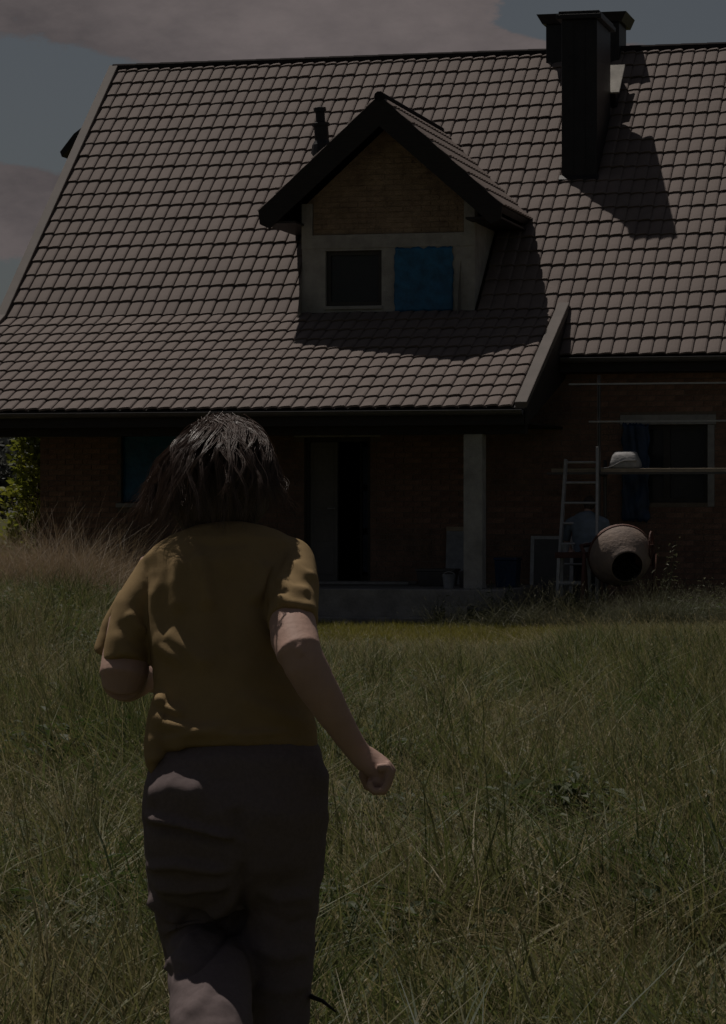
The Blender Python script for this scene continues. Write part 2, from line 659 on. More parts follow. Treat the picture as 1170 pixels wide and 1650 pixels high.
def window(parent, u0, u1, w0, w1, v, mull=1, name='window', mat='frame'):
    fr = MB()
    t = .06
    fr.box(u0 + .002, u1 - .002, v, v + .07, w0 + .002, w0 + t).box(u0 + .002, u1 - .002, v, v + .07, w1 - t, w1 - .002)
    fr.box(u0 + .002, u0 + t, v, v + .07, w0 + t, w1 - t).box(u1 - t, u1 - .002, v, v + .07, w0 + t, w1 - t)
    for k in range(1, mull + 1):
        x = u0 + (u1 - u0) * k / (mull + 1)
        fr.box(x - .045, x + .045, v + .002, v + .068, w0 + t, w1 - t)
    f = fr.build(name, M[mat], parent)
    for k in range(mull + 1):
        a = u0 + (u1 - u0) * k / (mull + 1)
        b = u0 + (u1 - u0) * (k + 1) / (mull + 1)
        yield f, a, b


for f, a, b in window(HOUSE, *WIN1, VW + .12, 1):
    MB().box(a + .05, b - .05, VW + .15, VW + .158, WIN1[2] + .05, WIN1[3] - .05).build('pane', M['glass'], f)
for f, a, b in window(HOUSE, *WIN2, VW + .12, 1):
    MB().box(a + .05, b - .05, VW + .15, VW + .158, WIN2[2] + .05, WIN2[3] - .05).build('pane', M['glass'], f)


def film(name, u0, u1, w0, w1, v, mat, parent, amp=.012, seed=0, nu=22, nw=26, ragged=.012, bulge=0):
    """a sheet of plastic film, slack and creased, with uneven edges and real thickness"""
    mb = MB()
    for side in (0, 1):
        for j in range(nw + 1):
            for i in range(nu + 1):
                s, t = i / nu, j / nw
                e = ragged * (mnoise.noise((seed + 9 * s, 3.1, 9 * t)))
                u = u0 + (u1 - u0) * s + (e if i in (0, nu) else 0)
                w = w0 + (w1 - w0) * t + (ragged * mnoise.noise((seed + 13 * s, 7.7, t)) if j in (0, nw) else 0)
                d = amp * (mnoise.noise((seed + 4 * s, 5 * t, .3)) + .6 * mnoise.noise((seed + 11 * s + 6 * t, 3 * t, 5)))
                d += -bulge * math.sin(math.pi * s) * math.sin(math.pi * t)
                mb.v.append((u, v + d + side * .004, w))
    k = (nu + 1) * (nw + 1)
    for j in range(nw):
        for i in range(nu):
            a = j * (nu + 1) + i
            mb.f.append((a, a + 1, a + nu + 2, a + nu + 1))
            mb.f.append((k + a + nu + 1, k + a + nu + 2, k + a + 1, k + a))
    ring = [i for i in range(nu + 1)] + [(j + 1) * (nu + 1) - 1 for j in range(1, nw + 1)] + [nw * (nu + 1) + i for i in range(nu - 1, -1, -1)] + [j * (nu + 1) for j in range(nw - 1, 0, -1)]
    for p, q in zip(ring, ring[1:] + ring[:1]):
        mb.f.append((q, p, p + k, q + k))
    return mb.build(name, M[mat], parent, smooth=True)


film('film_cover', WIN1[0] + .01, WIN1[1] - .01, WIN1[2] + .01, WIN1[3] - .01, VW + .06, 'film', HOUSE, .015, 3)

# front door: one leaf shut, the other side open, a bluish reflection painted as navy panels
dr = MB()
u0, u1, w0, w1 = DOOR
dr.box(u0 + .004, u0 + .06, VW + .08, VW + .18, w0, w1 - .004).box(u1 - .06, u1 - .004, VW + .08, VW + .18, w0, w1 - .004).box(u0 + .06, u1 - .06, VW + .08, VW + .18, w1 - .06, w1 - .004)
door = dr.build('door', M['frame'], HOUSE)
lf = MB()
lf.box(u0 + .065, u0 + .46, VW + .10, VW + .15, w0 + .01, w1 - .065)
for k in range(4):
    lf.box(u0 + .12, u0 + .41, VW + .092, VW + .101, w0 + .12 + k * .47, w0 + .50 + k * .47)
lf.build('door_leaf', M['doorgrey'], door, bevel=.004)
MB().tube([(u0 + .43, VW + .10, w0 + 1.05), (u0 + .43, VW + .05, w0 + 1.05), (u0 + .33, VW + .05, w0 + 1.05)], .011, 8).build('handle', M['steel'], door)
for k in range(3):
    MB().box(u0 + .70, u0 + .89, VW + .62, VW + .63, w0 + .15 + k * .62, w0 + .68 + k * .62).build('reflection_panel', M['film2'], door)  # navy colour stands for the bluish reflection in the dark gap
MB().box(u0 + .66, u0 + .695, VW + .6, VW + .65, w0, w1 - .05).box(u0 + .695, u1, VW + .6, VW + .65, w0, w0 + .1).build('inner_screen', M['frame'], door)

# ---- roof: decks, tiles, trims
TW, TL, TH, TLIP = .1833, .35, .024, .028
TP = [(0, 0), (.10, .30), (.28, .62), (.52, .88), (.82, 1.0), (.93, .70), (1, -.15)]


def tile_pts(length=TL):
    lo = [(t * TW, 0, h * TH + TLIP) for t, h in TP]
    up = [(t * TW, length, h * TH + .004) for t, h in TP]
    lip = [(t * TW, .004, h * TH - .002) for t, h in TP]
    return lo, up, lip


def add_tile(mb, Mx, length=TL, lift=0):
    lo, up, lip = tile_pts(length)
    n = len(mb.v)
    for row in (lip, lo, up):
        mb.v += [tuple(Mx @ Vector((p[0], p[1], p[2] + lift))) for p in row]
    k = len(TP)
    for r in (0, 1):
        for i in range(k - 1):
            mb.f.append((n + r * k + i, n + r * k + i + 1, n + (r + 1) * k + i + 1, n + (r + 1) * k + i))


def slope_matrix(u, v, w, ang):
    c, s_ = math.cos(ang), math.sin(ang)
    return Matrix(((1, 0, 0, u), (0, c, -s_, v), (0, s_, c, w), (0, 0, 0, 1)))


deck = MB()
t = .10


def slab_slope(mb, u0, u1, v0, w0, v1, w1, t):
    """sloped slab under the tiles between two height lines"""
    d = Vector((0, v1 - v0, w1 - w0)).normalized()
    nrm = Vector((0, -d.z, d.y))
    if nrm.z < 0: nrm = -nrm
    a = Vector((0, v0, w0)) - nrm * .012
    b = Vector((0, v1, w1)) - nrm * .012
    poly = [(u0, a.y, a.z), (u0, b.y, b.z), (u0, b.y - nrm.y * t, b.z - nrm.z * t), (u0, a.y - nrm.y * t, a.z - nrm.z * t)]
    mb.prism(poly, (u1 - u0, 0, 0))


slab_slope(deck, U0, U1, VB - .01, WB - .01 * math.tan(AL), VR, WR, t)
slab_slope(deck, UP, U1, .03, ZE + .03 * math.tan(AL), VB - .012, WB - .012 * math.tan(AL), t)
slab_slope(deck, U0, UP, VE + .03, WE + .03 * math.tan(BE), VB - .012, WB - .012 * math.tan(BE), t)
slab_slope(deck, U0, U1, VR + .002, WR, VR + 6, ZE, t)
roof = deck.build('roof', M['darkwood'], HOUSE)


def in_dormer(u, v):
    """inside the dormer's own walls or under its roof"""
    w = ZE + v * math.tan(AL)
    if v < DV: return False
    if abs(u - DC) < DH - .02: return w < DA - .3 - abs(u - DC) * math.tan(DP)
    return False


def in_chimney(u, v):
    return (-1.70 < u < -1.36 and 3.4 < v < 4.4)


tiles = []
ncol = int((U1 - U0 - .12) / TW)
for r in range(23):
    ln = TL if r < 22 else .12
    for c in range(ncol):
        u = U0 + .10 + c * TW
        if r < 3 and u < UP - .02: continue
        v = r * TL * math.cos(AL)
        w = ZE + v * math.tan(AL)
        if in_dormer(u + TW / 2, v + .13) or in_chimney(u + TW / 2, v + .13): continue
        tiles.append((u, v, w, AL, ln))
pcol = int((UP - .12 - U0 - .10) / TW)
for r in range(10):
    for c in range(pcol):
        u = U0 + .10 + c * TW
        v = VE + r * TL * math.cos(BE)
        w = WE + r * TL * math.sin(BE)
        if r == 9 and abs(u + TW / 2 - DC) < DH - .05: pass
        tiles.append((u, v, w, BE, TL))


def tile_area(tl):
    u, v, w, a, ln = tl
    p = [house_px(u, v, w), house_px(u + TW, v, w), house_px(u, v + ln * math.cos(a), w + ln * math.sin(a))]
    x, y = p[0]
    if not (0 < x < 1165): return 0
    if 480 < x < 880 and 165 < y < 575 and a == AL: return 0      # behind or in the shade of the dormer
    if 870 < x < 1040 and 60 < y < 400: return 0                  # behind the chimney
    return abs((p[1][0] - p[0][0]) * (p[2][1] - p[0][1]) - (p[1][1] - p[0][1]) * (p[2][0] - p[0][0]))


tiles.sort(key=tile_area, reverse=True)
tm = MB()
add_tile(tm, Matrix.Identity(4))
tile_mesh = tm.mesh('tile', M['tile'])
resttiles = MB()
for i, (u, v, w, a, ln) in enumerate(tiles):
    jit = random.uniform(-.006, .006)
    if i < 300:
        o = bpy.data.objects.new('tile', tile_mesh)
        COL.objects.link(o)
        o.parent = roof
        Mx = slope_matrix(u, v, w, a)
        o.location = Mx @ Vector((0, jit, jit * .6))
        o.rotation_euler = (a, 0, 0)
    else:
        add_tile(resttiles, slope_matrix(u, v, w, a) @ Matrix.Translation((0, jit, jit * .6)), ln)
tag(resttiles.build('tile_field', M['tile'], roof), kind='stuff')

# verge flashings: folded strips along the sloping edges
def verge(u0, u1, v0, w0, v1, w1, hgt=.075, drop=.16):
    d = Vector((0, v1 - v0, w1 - w0)).normalized()
    nrm = Vector((0, -d.z, d.y))
    mb = MB()
    a, b = Vector((u0, v0, w0)), Vector((u0, v1, w1))
    poly = [a - nrm * drop, a + nrm * hgt, b + nrm * hgt, b - nrm * drop]
    mb.prism(poly, (u1 - u0, 0, 0))
    return mb


verge(U0 - .03, U0 + .115, VB, WB, VR, WR).build('verge_flashing', M['trim'], roof, bevel=.01)
verge(U0 - .03, U0 + .115, VE, WE, VB, WB).build('verge_flashing', M['trim'], roof, bevel=.01)
verge(UP - .14, UP + .02, VE, WE, VB + .05, WB + .042, .08, .05).build('verge_flashing', M['trim'], roof, bevel=.01)
# dark barge board and infill below the porch verge, closing the side against the wall
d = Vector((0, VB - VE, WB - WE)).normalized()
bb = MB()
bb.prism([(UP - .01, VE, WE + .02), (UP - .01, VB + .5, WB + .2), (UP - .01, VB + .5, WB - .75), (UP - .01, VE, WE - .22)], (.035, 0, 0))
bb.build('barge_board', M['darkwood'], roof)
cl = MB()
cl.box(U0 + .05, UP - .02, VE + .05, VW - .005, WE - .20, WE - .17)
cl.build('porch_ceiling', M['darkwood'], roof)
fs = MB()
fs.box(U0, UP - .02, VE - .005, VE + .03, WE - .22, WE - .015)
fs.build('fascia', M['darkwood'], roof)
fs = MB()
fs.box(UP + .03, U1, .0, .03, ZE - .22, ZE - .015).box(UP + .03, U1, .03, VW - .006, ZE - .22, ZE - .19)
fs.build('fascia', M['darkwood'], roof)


def gutter(u0, u1, v, w, r=.062):
    mb = MB()
    n = 9
    prof = []
    for i in range(n):
        a = math.pi + math.pi * i / (n - 1)
        prof.append((v + r * math.cos(a), w + r * math.sin(a)))
    inner = [(v + (r - .006) * math.cos(math.pi + math.pi * i / (n - 1)), w + (r - .006) * math.sin(math.pi + math.pi * i / (n - 1)) + .001) for i in range(n - 1, -1, -1)]
    mb.prism([(u0, p[0], p[1]) for p in prof + inner], (u1 - u0, 0, 0))
    mb.tube([(u0, v - r, w), (u1, v - r, w)], .009, 6)
    return mb.build('gutter', M['gutter'], roof)


gutter(U0 + .02, UP - .03, VE - .07, WE - .035)
gutter(UP + .05, U1, -.07, ZE - .035)
for k in range(35):
    u = U0 + .02 + k * .4
    mb = MB()
    mb.tube([(u, VR, WR - .005), (u + .40, VR, WR + .0)], [.085, .075], 10)
    mb.build('ridge_tile', M['ridge'], roof, smooth=False)

# ---- chimney: a slim stack in front, a broad one on the ridge, with flashed caps
ch = MB()
ch.box(-1.80, -1.275, 3.28, 4.55, 5.6, 8.72)
chim = ch.build('chimney', M['chimney'], HOUSE, bevel=.012)
cp = MB()
cp.box(-1.87, -1.205, 3.21, 4.62, 8.72, 8.79).box(-1.84, -1.235, 3.24, 4.59, 8.79, 8.84)
cp.build('cap', M['chimney'], chim, bevel=.01)
for x in (-1.62, -1.45):
    MB().box(x - .004, x + .004, 3.274, 3.282, 6.4, 8.70).build('seam', M['chimney'], chim)
cs = MB()
cs.box(-2.47, -1.325, 5.72, 6.45, 7.6, 9.06)
c2 = cs.build('ridge_stack', M['chimney'], chim, bevel=.012)
cq = MB()
cq.prism([(-2.60, 5.60, 9.20), (-1.20, 5.60, 9.20), (-1.28, 5.67, 9.06), (-2.52, 5.67, 9.06)], (0, .92, 0))
cq.build('cap', M['chimney'], chim)
fl_ = MB()
nrm = Vector((0, -math.sin(AL), math.cos(AL)))
for (a, b, c, dd) in ((-1.83, -1.25, 3.20, 3.28),):
    wa, wb2 = ZE + a * 0 + c * math.tan(AL), ZE + dd * math.tan(AL)
    fl_.prism([(a, c, wa + .07), (b, c, wa + .07), (b, dd, wb2 + .07), (a, dd, wb2 + .07)], (0, .004, -.05))
fl_.build('flashing', M['chimney'], chim)

# roof exit hatch beside the stack: box with a pale sloped lid
hm = slope_matrix(-1.80, 4.72, ZE + 4.72 * math.tan(AL), AL)
hb = MB()
hb.box(0, .60, 0, .74, .0, .27, hm)
hatch = hb.build('roof_hatch', M['chimney'], HOUSE, bevel=.008)
hl = MB()
hl.box(-.03, .66, -.0, .78, .272, .30, hm)
hl.build('lid', M['plaster'], hatch, bevel=.008)

# black vent pipe with cowl standing on the tiles
vp = Vector((-5.60, 4.00, ZE + 4.00 * math.tan(AL)))
pm = MB()
pm.lathe([(.16, -.12), (.12, .10), (.085, .16), (.085, .36), (.105, .36), (.105, .40), (.055, .42), (.055, .56), (.075, .56), (.075, .62), (.0, .64)], 14,
         Matrix.Translation(vp) @ Matrix.Rotation(R(-4), 4, 'Y') @ Matrix.Diagonal((1.3, 1.3, 1.08, 1)))
pm.build('vent_pipe', M['chimney'], HOUSE, smooth=False)

# small dark eave of the gable-side canopy beyond the left verge
ca = MB()
ca.prism([(U0 - .02, 5.2, 7.78), (U0 - .02, 5.2, 7.70), (-10.20, 5.2, 7.16), (-10.23, 5.2, 7.24), (-10.0, 5.2, 7.52)], (0, .9, 0))
can = ca.build('gable_canopy', M['chimney'], HOUSE)
MB().bar((UWL + .02, 5.6, 6.3), (-9.95, 5.6, 7.40), .07, .09).build('bracket', M['darkwood'], can)
MB().box(U0 + .02, UWL + .02, 5.3, 5.4, 7.60, 7.72).build('bracket', M['darkwood'], can)

# ---- dormer
dm = MB()
ua, ub = DC - DH, DC + DH
DW1 = (ua + .34, DC - .09, 4.405, 5.185)      # dark window
DW2 = (DC + .11, ub - .325, 4.34, 5.19)       # blue film
walls(dm, ua, ub, 4.05, 5.41, DV, DV + .2, [DW1, DW2])
for s_ in (ua, ub - .2):
    u = s_
    vtop = (5.55 - ZE) / math.tan(AL) + .2
    dm.prism([(u, DV + .2, 4.05), (u, DV + .2, 5.62), (u, vtop, 5.62), (u, (4.05 - ZE) / math.tan(AL), 4.05)], (.2, 0, 0))
dormer = dm.build('dormer', M['plaster'], HOUSE)
# gable infill of rough brick, set back a little
und = lambda u: DA - .34 - abs(u - DC) * math.tan(DP)
gi = MB()
gi.prism([(ua + .02, DV + .04, 5.41), (ub - .02, DV + .04, 5.41), (ub - .02, DV + .04, und(ub - .02)), (DC, DV + .04, und(DC)), (ua + .02, DV + .04, und(ua + .02))], (0, .15, 0))
gab = gi.build('gable_infill', M['osb'], dormer)
gb = MB()
for (a, b, c, e) in brick_cells(ua + .16, ub - .16, 5.42, 6.95, []):
    if e < min(und(a), und(b)) - .01:
        j = random.uniform(-.004, .006)
        gb.box(a, b, DV + .03 + j, DV + .045, c, e)
tag(gb.build('gable_brickwork', M['osb'], dormer), kind='stuff')
pp = MB()
for (a, b) in ((ua - .004, ua + .15), (ub - .15, ub + .004)):
    pp.prism([(a, DV - .012, 5.405), (b, DV - .012, 5.405), (b, DV - .012, min(und(b), und(a)) + .05), (a, DV - .012, min(und(a), und(b)) + .05)], (0, .2, 0))
pp.box(ua - .004, ub + .004, DV - .014, DV + .02, 5.22, 5.405)
pp.build('render_band', M['plaster'], dormer)
for f, a, b in window(dormer, *DW1, DV + .07, 0):
    pass
MB().box(DW1[0] + .05, DW1[1] - .05, DV + .10, DV + .106, DW1[2] + .05, DW1[3] - .05).build('pane', M['glass'], dormer)
MB().box(DW1[0] - .01, DW1[1] + .01, DV - .03, DV + .01, DW1[2] - .05, DW1[2] - .004).build('sill', M['plaster'], dormer, bevel=.004)
MB().box(ua + .2, ub - .2, DV + 1.2, DV + 1.25, 4.05, 5.6).build('inner_wall', M['darkwood'], dormer)
film('film_cover', DW2[0] - .01, DW2[1] + .02, DW2[2] - .03, DW2[3] + .015, DV - .022, 'film', dormer, .012, 8, ragged=.03)
# dormer roof: two sloped slabs, barge boards in front, tiles on top
dr_ = MB()
TT = .09
for sgn in (-1, 1):
    eu, ew = DC + sgn * DEH, DA - DEH * math.tan(DP)
    nx_, nz_ = sgn * math.sin(DP), math.cos(DP)
    vap, vea = (DA - ZE) / math.tan(AL), (ew - ZE) / math.tan(AL)
    top = [(DC, DVO, DA), (eu, DVO, ew), (eu, vea + .1, ew), (DC, vap + .1, DA)]
    dr_.prism(top, (-nx_ * TT, 0, -nz_ * TT))
droof = dr_.build('dormer_roof', M['darkwood'], dormer)
for sgn in (-1, 1):
    eu, ew = DC + sgn * DEH, DA - DEH * math.tan(DP)
    bbm = MB()
    H_ = .38
    bbm.prism([(DC, DVO - .03, DA + .02), (eu, DVO - .03, ew + .02), (eu - sgn * .02, DVO - .03, ew - .17), (eu - sgn * .16, DVO - .03, ew + .145 - H_), (DC, DVO - .03, DA + .02 - H_ - .05)], (0, .035, 0))
    bbm.build('barge_board', M['darkwood'], dormer)
    sf = MB()
    sf.prism([(DC + sgn * (DH - .03), DVO + .01, ew - .13), (eu - sgn * .03, DVO + .01, ew - .13), (eu - sgn * .03, 2.4, ew - .13), (DC + sgn * (DH - .03), 2.4, ew - .13)], (0, 0, -.03))
    sf.build('soffit', M['darkwood'], dormer)
dt = MB()
c_, s_ = math.cos(DP), math.sin(DP)
for sgn in (-1, 1):
    L_ = DEH / c_
    for r in range(7):
        ln = min(TL, L_ - r * TL)
        if ln < .05: continue
        dist = DEH - r * TL * c_
        wlo = DA - dist * math.tan(DP)
        for c in range(30):
            v = DVO + c * TW
            if ZE + (v + TW) * math.tan(AL) > wlo + .30: break
            if sgn < 0:
                Mx = Matrix(((0, c_, -s_, DC - dist), (-1, 0, 0, v + TW), (0, s_, c_, wlo), (0, 0, 0, 1)))
            else:
                Mx = Matrix(((0, -c_, s_, DC + dist), (1, 0, 0, v), (0, s_, c_, wlo), (0, 0, 0, 1)))
            add_tile(dt, Mx, ln)
tag(dt.build('dormer_tile_field', M['tile'], dormer), kind='stuff')
mb = MB()
mb.tube([(DC, DVO - .03, DA + .0), (DC, (DA - ZE) / math.tan(AL) + .1, DA)], .075, 10)
mb.build('dormer_ridge', M['ridge'], dormer)

# ---- porch: slab with a step, column and beam
sb = MB()
sb.box(-5.75, -1.55, -2.45, VW - .012, -.2, .5)
slab = sb.build('porch_slab', M['slab'], HOUSE, bevel=.015)
MB().box(-5.75, -1.75, -2.72, -2.452, -.2, .14).build('step', M['slab'], slab, bevel=.012)
MB().box(-4.95, -3.35, -.05, VW - .015, .502, .54).build('threshold', M['concrete'], slab, bevel=.006)
co = MB()
co.box(-2.15, -1.90, -2.12, -1.87, .5, WE - .33)
co.build('column', M['concrete'], HOUSE, bevel=.008)
MB().box(U0 + .4, UP - .06, -2.12, -1.90, WE - .33, WE - .205).build('beam', M['darkwood'], HOUSE)
co = MB()
co.box(-5.45, -5.20, -2.12, -1.87, .5, WE - .33)
co.build('column', M['concrete'], HOUSE, bevel=.008)


# ------------------------------------------------------------------ things in front of the house (placed in house axes)
def hthing(name, u, v, rz=0, z=None):
    p = to_world(u, v)
    return empty(name, (p.x, p.y, float(ground_h(p.x, p.y)) if z is None else z), -PSI + rz)


# cement mixer: pear-shaped drum tipped towards the field, yoke, stand, wheels, motor box
mx = hthing('cement_mixer', -.165, -1.75)
tag(mx, 'old cement mixer with round tan drum, black mouth turned outwards', 'mixer')
ax = Vector((.36, -.86, -.36)).normalized()
ax = Vector((ax.x * UV.x + ax.y * UV.y * 1.0, ax.x * VV.x + ax.y * VV.y, ax.z)) if False else ax
dcen = Vector((0, 0, .955))
q = ax.to_track_quat('Z', 'Y').to_matrix().to_4x4()
DM = Matrix.Translation(dcen) @ q
prof = [(0.0, -.36), (.16, -.355), (.21, -.33), (.30, -.20), (.365, -.07), (.385, .0), (.385, .06), (.36, .15), (.31, .25), (.255, .33), (.205, .385), (.198, .41), (.188, .41)]
dr = MB()
prof = [(r_ * 1.07, h_ * 1.05) for r_, h_ in prof]
dr.lathe(prof, 36, DM)
drum = dr.build('drum', M['drum'], mx, smooth=True)
di = MB()
di.lathe([(.2, .43), (.2, .39), (.24, .32), (.34, .14), (.36, .0), (.28, -.2), (.1, -.3), (0, -.3)], 28, DM)
di.build('drum_lining', M['drumin'], drum, smooth=True)
rg = MB()
rg.lathe([(.411, .004), (.424, .006), (.424, .05), (.411, .054)], 36, DM)
rg.build('gear_ring', M['rust'], drum)
for k in range(3):
    a = k * 2.094
    MB().box(-.012, .012, .12, .30, -.12, .22, DM @ Matrix.Rotation(a, 4, 'Z')).build('blade', M['drumin'], drum)
yk = MB()
side = ax.cross(Vector((0, 0, 1))).normalized()
pts = [dcen + side * .46, dcen + side * .45 - ax * .28, dcen - ax * .47, dcen - side * .45 - ax * .28, dcen - side * .46]
yk.tube(pts, .028, 8)
yk.build('yoke', M['rust'], mx, smooth=True)
for s_ in (-1, 1):
    top = dcen + side * (.47 * s_)
    MB().tube([top, (top.x, top.y - .26, 0)], .024, 8).build('leg', M['rust'], mx, smooth=True)
    MB().tube([top, (top.x, top.y + .30, .12)], .024, 8).build('leg', M['rust'], mx, smooth=True)
    wM = Matrix.Translation((top.x + .05 * s_, top.y + .30, .16)) @ Matrix.Rotation(R(90), 4, 'Y')
    w_ = MB()
    w_.lathe([(.10, -.035), (.15, -.03), (.16, 0), (.15, .03), (.10, .035), (.10, -.035)], 20, wM)
    w_ = w_.build('wheel', M['rubber'], mx)
    MB().lathe([(.0, -.02), (.10, -.02), (.10, .02), (.0, .02)], 16, wM).build('rim', M['rust'], w_)
t0 = dcen + side * .47
t1 = dcen - side * .47
MB().tube([(t0.x, t0.y - .22, .14), (t1.x, t1.y - .22, .14)], .022, 8).build('crossbar', M['steel'], mx)
MB().tube([(t0.x, t0.y + .29, .15), (t1.x, t1.y + .29, .15)], .02, 8).build('axle', M['rust'], mx)
mbx = MB()
mbx.box(t1.x - .24, t1.x - .03, t1.y - .16, t1.y + .16, .80, 1.10)
mbx.build('motor_box', M['rust'], mx, bevel=.02)
hw = MB()
hwc = t1 + Vector((-.02, -.2, .12))
hw.tube([hwc + Vector((0, .17 * math.cos(a * math.pi / 10), .17 * math.sin(a * math.pi / 10))) for a in range(21)], .012, 6)
hw.tube([hwc + Vector((0, -.17, 0)), hwc + Vector((0, .17, 0))], .01, 6).tube([hwc + Vector((0, 0, -.17)), hwc + Vector((0, 0, .17))], .01, 6)
hw.build('tilting_wheel', M['rust'], mx)

# trestle bench beside the mixer
tb = hthing('trestle_bench', -.80, -1.45)
tag(tb, 'small rusty red trestle bench left of the cement mixer', 'bench')
MB().box(-.24, .20, -.16, .16, .90, .975).build('top', M['rust'], tb, bevel=.006)
for x in (-.19, .16):
    for y in (-.13, .13):
        MB().bar((x, y, .91), (x * 1.15, y * 1.4, 0), .04, .04).build('leg', M['steel'], tb)
MB().bar((-.20, -.16, .58), (.17, -.16, .58), .025, .03).build('rail', M['steel'], tb)
MB().bar((-.20, .16, .58), (.17, .16, .58), .025, .03).build('rail', M['steel'], tb)


def pail(name, u, v, z, r, h, mat, label, cat='bucket'):
    p = to_world(u, v)
    o = empty(name, (p.x, p.y, z))
    b_ = MB()
    b_.lathe([(0, 0), (r * .8, 0), (r, h), (r * 1.05, h), (r * 1.05, h + .012), (r * .94, h + .01), (r * .76, .02), (0, .02)], 18)
    b_.build('pail', M[mat], o, smooth=False)
    hb_ = MB()
    hb_.tube([(r * math.cos(a * math.pi / 8), .02 * 0, h - .02 + r * .8 * math.sin(a * math.pi / 8)) for a in range(9)], .005, 6)
    hb_.build('handle', M['steel'], o)
    return tag(o, label, cat)


gz_b = float(ground_h(*to_world(-.80, -1.45).xy))
pail('bucket', -.65, -1.42, gz_b + .975, .06, .10, 'bag', 'small pale bucket standing on the red trestle bench')
pail('bucket', -.93, -1.46, gz_b + .975, .055, .09, 'plasticgrey', 'small grey bucket standing on the red trestle bench')

# scaffold: posts, planks and thin guard rails along the right-hand wall
sc = hthing('scaffold', 0, -.5, z=0)
tag(sc, 'builders scaffold of planks and thin rails across the right-hand window', 'scaffold')
for k, (v0, v1) in enumerate(((-.16, .04), (.06, .27))):
    MB().box(-1.25, 3.4, v0 - .02, v1 - .02, 2.03, 2.08).build('plank', M['timber'], sc, bevel=.004)
for u in (-.60, 3.2):
    for v in (-.22, .30):
        MB().tube([(u, v, -.05), (u, v, 3.32 if v < 0 else 2.2)], .024, 8).build('post', M['gutter'], sc)
    MB().tube([(u, -.26, 2.0), (u, .36, 2.0)], .026, 8).build('transom', M['gutter'], sc)
for (w, a, b) in ((3.20, -1.0, 3.4), (2.70, -.73, 3.4)):
    MB().box(a, b, -.27, -.245, w - .010, w + .012).build('guard_rail', M['bag'], sc)
MB().box(-1.3, 3.4, -.26, -.238, 2.0, 2.03).build('ledger', M['gutter'], sc)

# bag and trowel board on the plank
pb_ = to_world(-.28, -.52)
bgm = MB()
sec = [(0, .19, .13), (.02, .215, .15), (.09, .205, .14), (.17, .18, .11), (.215, .15, .07), (.23, .11, .03)]
n0 = 0
for (h, rx, ry) in sec:
    for j in range(24):
        a = 2 * math.pi * j / 24
        e = 1 + .10 * mnoise.noise((math.cos(a) * 2, math.sin(a) * 2, h * 9))
        sx = math.copysign(abs(math.cos(a)) ** .6, math.cos(a))
        sy = math.copysign(abs(math.sin(a)) ** .6, math.sin(a))
        bgm.v.append((rx * sx * e, ry * sy * e, h))
for i in range(len(sec) - 1):
    for j in range(24):
        a, b = i * 24 + j, i * 24 + (j + 1) % 24
        bgm.f.append((a, b, b + 24, a + 24))
bgm.f.append(tuple(range(23, -1, -1)))
bgm.f.append(tuple(range((len(sec) - 1) * 24, len(sec) * 24)))
o = bgm.build('cement_bag', M['bag'], smooth=True)
o.location = (pb_.x, pb_.y, 2.08)
o.rotation_euler = (0, 0, -PSI)
tag(o, 'pale bag slumped on the scaffold plank in front of the window', 'bag')
ts = MB()
for i in range(15):
    s_ = i / 14
    z = .012 + .10 * sstep(.25, .75, s_)
    for y in (-.055, .055):
        ts.v.append((-.28 + .56 * s_, y, float(z)))
for i in range(14):
    a = 2 * i
    ts.f.append((a, a + 2, a + 3, a + 1))
o = ts.build('folded_sheet', M['bag'], smooth=True)
so = o.modifiers.new('thick', 'SOLIDIFY'); so.thickness = .012
pb2 = to_world(-.38, -.62)
o.location = (pb2.x, pb2.y, 2.08)
o.rotation_euler = (0, 0, -PSI)
tag(o, 'curved pale strip of sheeting lying on the scaffold plank by the bag', 'sheeting')

# blue film hanging beside the right-hand window, upper strip and lower drape
hf = film('hanging_film', -.47, -.10, 1.37, 2.70, VW - .05, 'film2', None, .03, 15, ragged=.05)
hf.parent = None
hf.matrix_world = HOUSE.matrix_basis
tag(hf, 'dark blue plastic film hanging from the lintel of the right-hand window', 'plastic film')

# ladder against the scaffold
ld = hthing('ladder', -.80, -.80)
tag(ld, 'aluminium ladder leaning on the scaffold behind the stooping worker', 'ladder')
tp = {}
for s_, xb, xt, zt in ((-1, -.30, -.235, 2.20), (1, .25, .185, 2.36)):
    a, b = Vector((xb, -.42, 0)), Vector((xt, .03 + .02 * (s_ > 0), zt))
    tp[s_] = (a, b)
    MB().bar(a, b, .035, .07).build('stile', M['steel'], ld, bevel=.004)
for k in range(8):
    z = .27 + k * .27
    p = [tp[s_][0] + (tp[s_][1] - tp[s_][0]) * (z / tp[s_][1].z) for s_ in (-1, 1)]
    MB().tube(p, .016, 8).build('rung', M['steel'], ld)

# framed panel leaning on the wall, boxes and boards round the porch
fp = hthing('framed_panel', -1.42, .28)
tag(fp, 'dark panel with a light metal frame leaning against the brick wall', 'panel')
rot = Matrix.Rotation(R(-8), 4, 'X')
MB().box(-.27, .25, -.01, .012, .02, 1.14, rot).build('sheet', M['gutter'], fp)
for (a, b, c, d) in ((-.31, -.26, 0, 1.18), (.24, .29, 0, 1.18)):
    MB().box(a, b, -.02, .022, c, d, rot).build('frame_bar', M['steel'], fp)
for (c, d) in ((0, .045), (1.135, 1.18)):
    MB().box(-.258, .238, -.02, .022, c, d, rot).build('frame_bar', M['steel'], fp)


